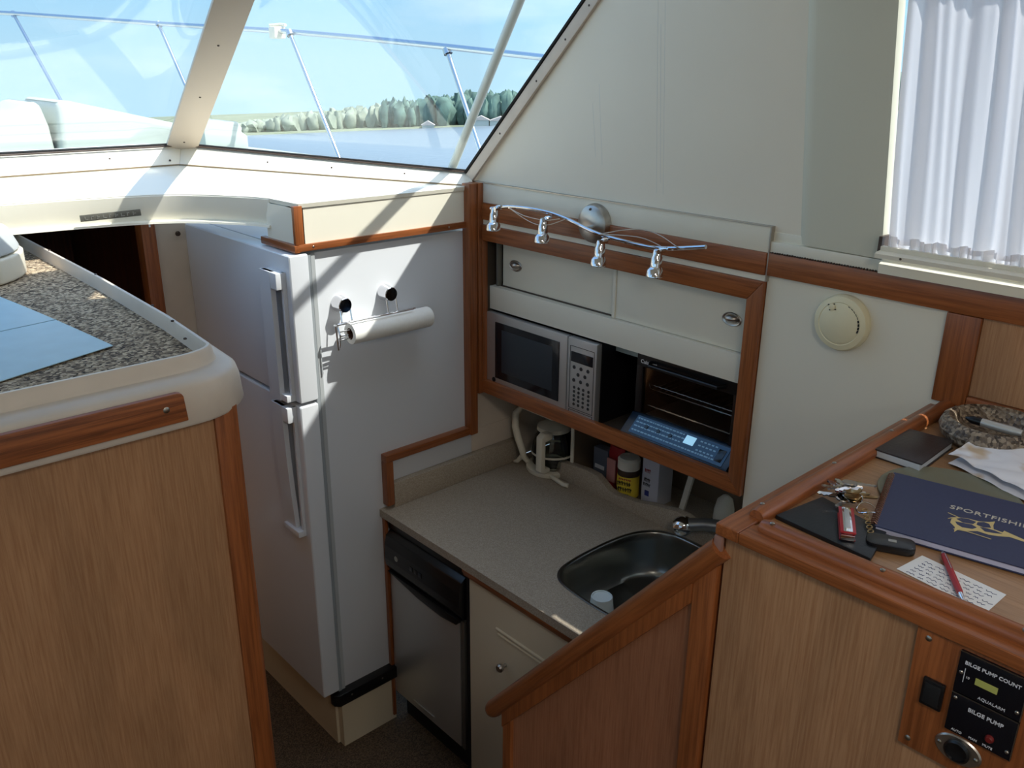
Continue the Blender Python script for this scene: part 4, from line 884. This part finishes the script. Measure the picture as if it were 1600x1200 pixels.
MB().tube([A_+dv_*.06, A_+dv_*.12, A_+dv_*.80, A_+dv_*.86], [.0042, .0048, .0048, .0040], 14).build('pen_barrel', red, rpn)
MB().tube([A_, A_+dv_*.06], [.002, .0036], 10).build('pen_button', chrome, rpn)
MB().tube([A_+dv_*.86, A_+dv_*.94, B_], [.0038, .003, .0008], 12).build('pen_tip', chrome, rpn)
MB().box(-.001, .001, -.001, .001, 0, .001).build('pen_clip', chrome, rpn) if False else MB().tube([A_+dv_*.10+Z*.0055, A_+dv_*.42+Z*.006], .0009, 6).build('pen_clip', chrome, rpn)

# ================================================================== HELM CONSOLE (left)
hc = thing('helm_console', (.2, 2.3, .7), 'oak fronted helm console with worn cream moulded top and carpet inset', 'console')
MB().box(-1.0, .612, 1.50, 1.52, .0, 1.735).box(.60, .612, 1.52, 3.2, 0, 1.735).build('front_panel', oakZ, hc)
pp = [(.612, 1.492), (.650, 1.492), (.661, 1.500), (.665, 1.512), (.665, 1.56), (.612, 1.56)]
MB().prism(pp, 'Z', 0, 1.735, .002).build('corner_post', teakZ, hc)
RC = arc(.60, 1.62, .145, -90, 0, 8)
def outline(off, yb=3.6): 
    ox = off if off <= .02 else (.012+(off-.02)*.52 if off > .036 else off)
    return [(-1.0, 1.475+off)]+[(.575+(.135-ox)*math.cos(math.radians(a)), 1.61+(.135-off)*math.sin(math.radians(a))) for a in range(-90, 1, 9)]+[(.728-ox, 1.85), (.742-ox, 2.3), (.752-ox, yb), (-1.0, yb)]
t = bmesh.new(); rows = []
for off, z in ((.035, 1.722), (.0, 1.726), (-.004, 1.732), (.0, 1.775), (.006, 1.795), (.016, 1.803), (.055, 1.806), (.066, 1.806), (.072, 1.812), (.076, 1.826), (.084, 1.833), (.094, 1.832), (.101, 1.824), (.103, 1.806), (.106, 1.800)):
    rows.append([t.verts.new((x, y, z)) for x, y in outline(off)])
for a, b in zip(rows, rows[1:]):
    for i in range(len(a)-1): t.faces.new((a[i], a[i+1], b[i+1], b[i]))
mb = MB(); mb._add(t); mb.build('moulded_top', gelw, hc, 40)
MB().prism(outline(.105), 'Z', 1.785, 1.800).build('carpet_inset', carpet, hc)
# teak plank let into the skirt
tp = MB().prism([(-1.0, 1.742), (.553, 1.742), (.549, 1.790), (.545, 1.796), (.538, 1.798), (-1.0, 1.798)], 'Y', 1.463, 1.476, .003).build('teak_plank', wood('worn_teak', rgb(100, 52, 24), rgb(160, 92, 48), 'X', rough=.5, fine=120), hc)
screw((.515, 1.463, 1.772), -Y, tp, .006)
for x, y in ((.672, 1.80), (.640, 1.66), (.688, 1.95), (.697, 2.35), (.700, 2.75)): screw((x, y, 1.8335), Z, hc, .0035, screwd)
# chart on the console
def chf(u, v):
    a = Vector((.15, 1.66)).lerp(Vector((.545, 1.80)), u); b = Vector((.10, 2.48)).lerp(Vector((.470, 2.43)), u); p = a.lerp(b, v)
    return (p.x, p.y, 1.803+.003*abs(math.sin(v*3.1))+.002*u)
pc = thing('folded_chart', (.35, 2.0, 1.80), 'folded pale blue chart lying on the console carpet', 'chart')
MB().grid(chf, 16, 16, .0015).build('chart_sheet', mat('chart_blue', rgb(176, 206, 216), .45, noise_amt=.04, nscale=20), pc)
MB().tube([chf(u, .42) for u in [i/10 for i in range(11)]], .0012, 5).build('fold_line', mat('fold_shade', rgb(150, 180, 190), .6), pc)
# electronics housing at the far left
eh = thing('instrument_housing', (.45, 2.9, 1.80), 'rounded grey-white instrument housing standing on the console carpet', 'housing')
ho = smooth_loop([(.10, 2.50), (.50, 2.50), (.57, 2.56), (.612, 2.64), (.618, 2.745), (.10, 2.745)], 1)
MB().prism(ho, 'Z', 1.802, 1.868, .008, 3).build('housing_base', offw, eh)
MB().poly([(x*.99, y, 1.872) for x, y in ho], [(x*.95, y*.99+.02, 1.93) for x, y in ho], .008, 3).build('housing_cover', mat('cover_grey', rgb(190, 194, 194), .5), eh)

# ================================================================== OUTSIDE
hullw = mat('deck_gelcoat', rgb(178, 186, 178), .5)
dk2 = thing('foredeck', (1, 5, 1.5), 'white fibreglass foredeck and side deck outside the windshield', 'boat deck')
dp = [(2.45, -3.2), (2.48, 1.5), (2.44, 3.0), (2.36, 4.4), (2.2, 5.8), (1.75, 7.4), (.2, 9.6), (-1.35, 7.4), (-1.8, 5.8), (-1.96, 4.4), (-2.1, 3.0), (-2.15, 1.5), (-2.15, -3.2)]
MB().prism([(2.42, 2.33), (2.44, 3.0), (2.36, 4.4), (2.2, 5.8), (1.75, 7.4), (.2, 9.6), (-1.35, 7.4), (-1.8, 5.8), (-1.96, 4.4), (-2.04, 3.0), (-2.04, 2.33), (-1.76, 2.34), (-1.06, 3.12), (1.26, 3.12), (1.96, 2.40)], 'Z', 1.86, 1.90).build('deck_plate', hullw, dk2)
MB().box(2.02, 2.46, -3.2, 2.33, 1.50, 1.56).build('side_deck', hullw, dk2)
MB().poly([(x, y, -2.2) for x, y in dp], [(x, y, 0 if False else -.1) for x, y in dp]).build('hull', hullw, dk2)
def wedge(name, label, pts, y0, y1, m=hullw):
    return tag(MB().prism(pts, 'Y', y0, y1, .03, 3).build(name, m, None, 50), label, 'deck locker')
wedge('deck_box', 'larger sloping white fibreglass deck hatch outside the centre windshield', [(1.285, 1.90), (1.295, 2.165), (1.33, 2.178), (1.95, 2.03), (2.02, 1.97), (2.02, 1.90)], 4.55, 5.1)
wedge('deck_box', 'smaller rounded white deck hatch at the left edge of the windshield view', [(.55, 1.90), (.60, 1.98), (1.10, 2.125), (1.19, 2.172), (1.235, 2.165), (1.262, 2.06), (1.275, 1.90)], 4.58, 5.0)
tag(MB().box(.35, 1.62, 3.85, 4.3, 1.90, 1.985, .03, 3).build('sun_pad', mat('pad_white', rgb(228, 234, 232), .6)), 'low pale cushion lying in front of the white deck hatches', 'cushion')
tag(MB().prism([(1.86, 1.9), (1.86, 2.075), (2.04, 2.07), (2.06, 2.04), (2.055, 2.02), (2.085, 2.0), (2.085, 1.95), (2.07, 1.9)], 'Y', 4.25, 4.6, .01, 2).build('deck_chock_box', hullw), 'small white box on the deck right of the mullion', 'box')
br = thing('bow_rail', (2, 4, 1.9), 'stainless bow rail with slanting stanchions beyond the windshield', 'railing')
rl = mat('rail_steel', rgb(205, 210, 215), .18, 1)
C_ = EYE
def ray(x, y): return (rt*((x-800)/F)+up*(-(y-600)/F)+fw)
def onplane(x, y, X0): d = ray(x, y); return C_+d*((X0)/d.x)
tops = [onplane(960, 103, 2.35), onplane(860, 91, 2.35), onplane(697, 73, 2.33), onplane(560, 59, 2.28), onplane(445, 49, 2.2), onplane(248, 37, 2.1), onplane(22, 21, 1.62), onplane(-120, 14, 1.2), Vector((.2, 9.3, 2.8)), Vector((-1.25, 7.3, 2.75)), Vector((-1.9, 4.2, 2.5))]
MB().tube([tuple(v) for v in catmull([tuple(p) for p in tops], 6)] if False else tops, .012, 12).build('top_rail', rl, br)
for (a, b, X0) in (((699, 80), (752, 240), 2.33), ((453, 52), (536, 262), 2.195), ((248, 38), (330, 225), 2.1), ((21, 22), (105, 175), 1.62)):
    A, B = onplane(*a, X0), onplane(*b, X0); B = A+(B-A)*((1.90-A.z)/(B.z-A.z)) if B.z > 1.90 else B
    s_ = MB().tube([A, B], .0095, 12).build('stanchion', rl, br); MB().lathe([(.017, -.012), (.018, .012)], A, (B-A), 12).build('tee_fitting', rl, s_)
A = onplane(433, 50, 2.195); cl_ = tag(MB(Matrix.Translation(A)).box(-.03, .03, -.03, .03, -.03, .024, .008).tube([(-.01, .05, .03), (.02, 0, .034), (.02, -.05, .03)], .007, 8).build('fender_hook', offw), 'cream plastic clamp hanging on the bow rail', 'clamp')
# slanting white pole just outside the starboard pane
ng = (G1-G0).cross(G1t-G1).normalized(); ng = ng if ng.x > 0 else -ng
def onpane(x, y, off):
    d = ray(x, y); return C_+d*(((G1+ng*off-C_).dot(ng))/d.dot(ng))
pA, pB = onpane(709, 256, .026), onpane(812, 0, .026); dpp = (pB-pA).normalized()
tag(MB().tube([pA-dpp*.12, pB+dpp*.95], .0145, 14).build('awning_pole', mat('pole_white', rgb(226, 226, 214), .35)), 'white pole slanting up just outside the starboard windshield pane', 'pole')
# water, far shore
P0 = Vector((0, 0, -2)); PA = C_+ray(330, 214).normalized()*300; PB = C_+ray(830, 194).normalized()*300
wn = (PA-P0).cross(PB-P0).normalized(); wn = wn if wn.z > 0 else -wn
def onwater(x, y): d = Vector((x, y, 0)); return Vector((x, y, P0.z-(wn.x*x+wn.y*y)/wn.z))
wm = bpy.data.materials.new('bay_water'); wm.use_nodes = True; tw = wm.node_tree; bw = tw.nodes['Principled BSDF']
bw.inputs['Base Color'].default_value = rgb(120, 130, 138); bw.inputs['Roughness'].default_value = .3
tcw = tw.nodes.new('ShaderNodeTexCoord'); mpw = tw.nodes.new('ShaderNodeMapping'); nw = tw.nodes.new('ShaderNodeTexNoise'); nw.inputs['Scale'].default_value = .35; nw.inputs['Detail'].default_value = 5
tw.links.new(tcw.outputs['Object'], mpw.inputs[0]); mpw.inputs['Rotation'].default_value = (0, 0, .6); mpw.inputs['Scale'].default_value = (.5, 1.6, 1); tw.links.new(mpw.outputs[0], nw.inputs['Vector'])
bpw = tw.nodes.new('ShaderNodeBump'); bpw.inputs['Strength'].default_value = .7; bpw.inputs['Distance'].default_value = .5; tw.links.new(nw.outputs[0], bpw.inputs['Height']); tw.links.new(bpw.outputs[0], bw.inputs['Normal'])
R0 = 900
struct(MB().poly([onwater(x, y)-Z*.5 for x, y in ((-R0, -R0), (R0, -R0), (R0, R0), (-R0, R0))], [onwater(x, y) for x, y in ((-R0, -R0), (R0, -R0), (R0, R0), (-R0, R0))]).build('floor', wm))
bpy.data.objects[-1] if False else None
def shore(px, dist=300):
    f = (px-330)/500; d = ray(px, 214-20*f); d.z = 0; d.normalize(); p = d*dist; return onwater(p.x, p.y)
landm = mat('shore_land', rgb(120, 128, 104), .9, noise_amt=.2, nscale=.05)
t = bmesh.new(); fr1 = [t.verts.new(shore(px, 300)+Z*.3) for px in range(-700, 1500, 50)]; fr2 = [t.verts.new(shore(px, 620)+Z*9) for px in range(-700, 1500, 50)]; fr0 = [t.verts.new(shore(px, 298)-Z*.5) for px in range(-700, 1500, 50)]
for a, b in ((fr0, fr1), (fr1, fr2)):
    for i in range(len(a)-1): t.faces.new((a[i], a[i+1], b[i+1], b[i]))
mb = MB(); mb._add(t); tag(mb.build('far_shore', landm), 'low far shore across the water beneath the trees', 'shore')
def treeline(name, label, p0, p1, dist, hfun, m, n, seed):
    random.seed(seed); mb = MB()
    for i in range(n):
        px = p0+(p1-p0)*(i+random.random())/n; h = hfun(px)*random.uniform(.82, 1.12); b = shore(px, dist+random.uniform(0, 22)); r = random.uniform(1.2, 2.8)
        t = bmesh.new(); bmesh.ops.create_icosphere(t, subdivisions=2, radius=1)
        sd_ = random.random()*99
        for v in t.verts:
            k = 1+.55*noise.noise(v.co*1.7+Vector((sd_, 0, 0)))+.35*noise.noise(v.co*4+Vector((sd_, 3, 0))); v.co = Vector((v.co.x*r*k, v.co.y*r*k, v.co.z*h*.55*k)) + b+Z*h*.5
        mb._add(t, False)
    return tag(mb.build(name, m, None, 60), label, 'trees', kind='stuff')
def hf(px): return 2.5+7.2*max(0, min(1, (px-300)/430))
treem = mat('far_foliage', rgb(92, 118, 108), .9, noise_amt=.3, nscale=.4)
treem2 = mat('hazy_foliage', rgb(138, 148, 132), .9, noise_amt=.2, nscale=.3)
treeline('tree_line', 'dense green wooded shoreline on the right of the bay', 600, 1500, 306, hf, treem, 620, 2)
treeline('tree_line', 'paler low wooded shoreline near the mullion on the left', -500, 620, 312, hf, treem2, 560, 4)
def house(px, w_, h_, label, rc):
    b = shore(px, 300); o = thing('house', b, label, 'house')
    d = b.copy(); d.z = 0; d.normalize(); s_ = Vector((d.y, -d.x, 0)); M = Matrix((s_, d, Z)).transposed().to_4x4(); M.translation = b
    MB(M).box(-w_/2, w_/2, -2, 3, 0, h_).build('house_wall', hullw, o); MB(M).prism([(-w_/2-.3, h_), (0, h_+1.3), (w_/2+.3, h_)], 'Y', -2.3, 3.3).build('roof', rc, o)
rg = mat('roof_grey', rgb(170, 165, 160), .8)
house(752, 5, 2.0, 'distant white gabled house on the shore between rail post and pole', rg); house(782, 7, 1.5, 'distant low white house nearest the right window edge', rg); house(669, 4, 1.0, 'tiny white building on the shore left of the rail post', rg)
# added fill lamps on the saloon ceiling, unseen behind the camera
for y in (-.5, -2.0):
    L = tag(MB().lathe([(.13, 0), (.13, .02), (.10, .035), (0, .04)], (.2, y, 2.95), -Z, 32).build('fill_ceiling_lamp', mat('fill_lamp_opal', rgb(240, 236, 225), .5, emit=((1, .93, .84, 1), 1.5))), 'added round opal fill lamp %s in the saloon' % ('nearer the helm' if y > -1 else 'nearer the aft door'), 'ceiling lamp', 'saloon fill lamps')
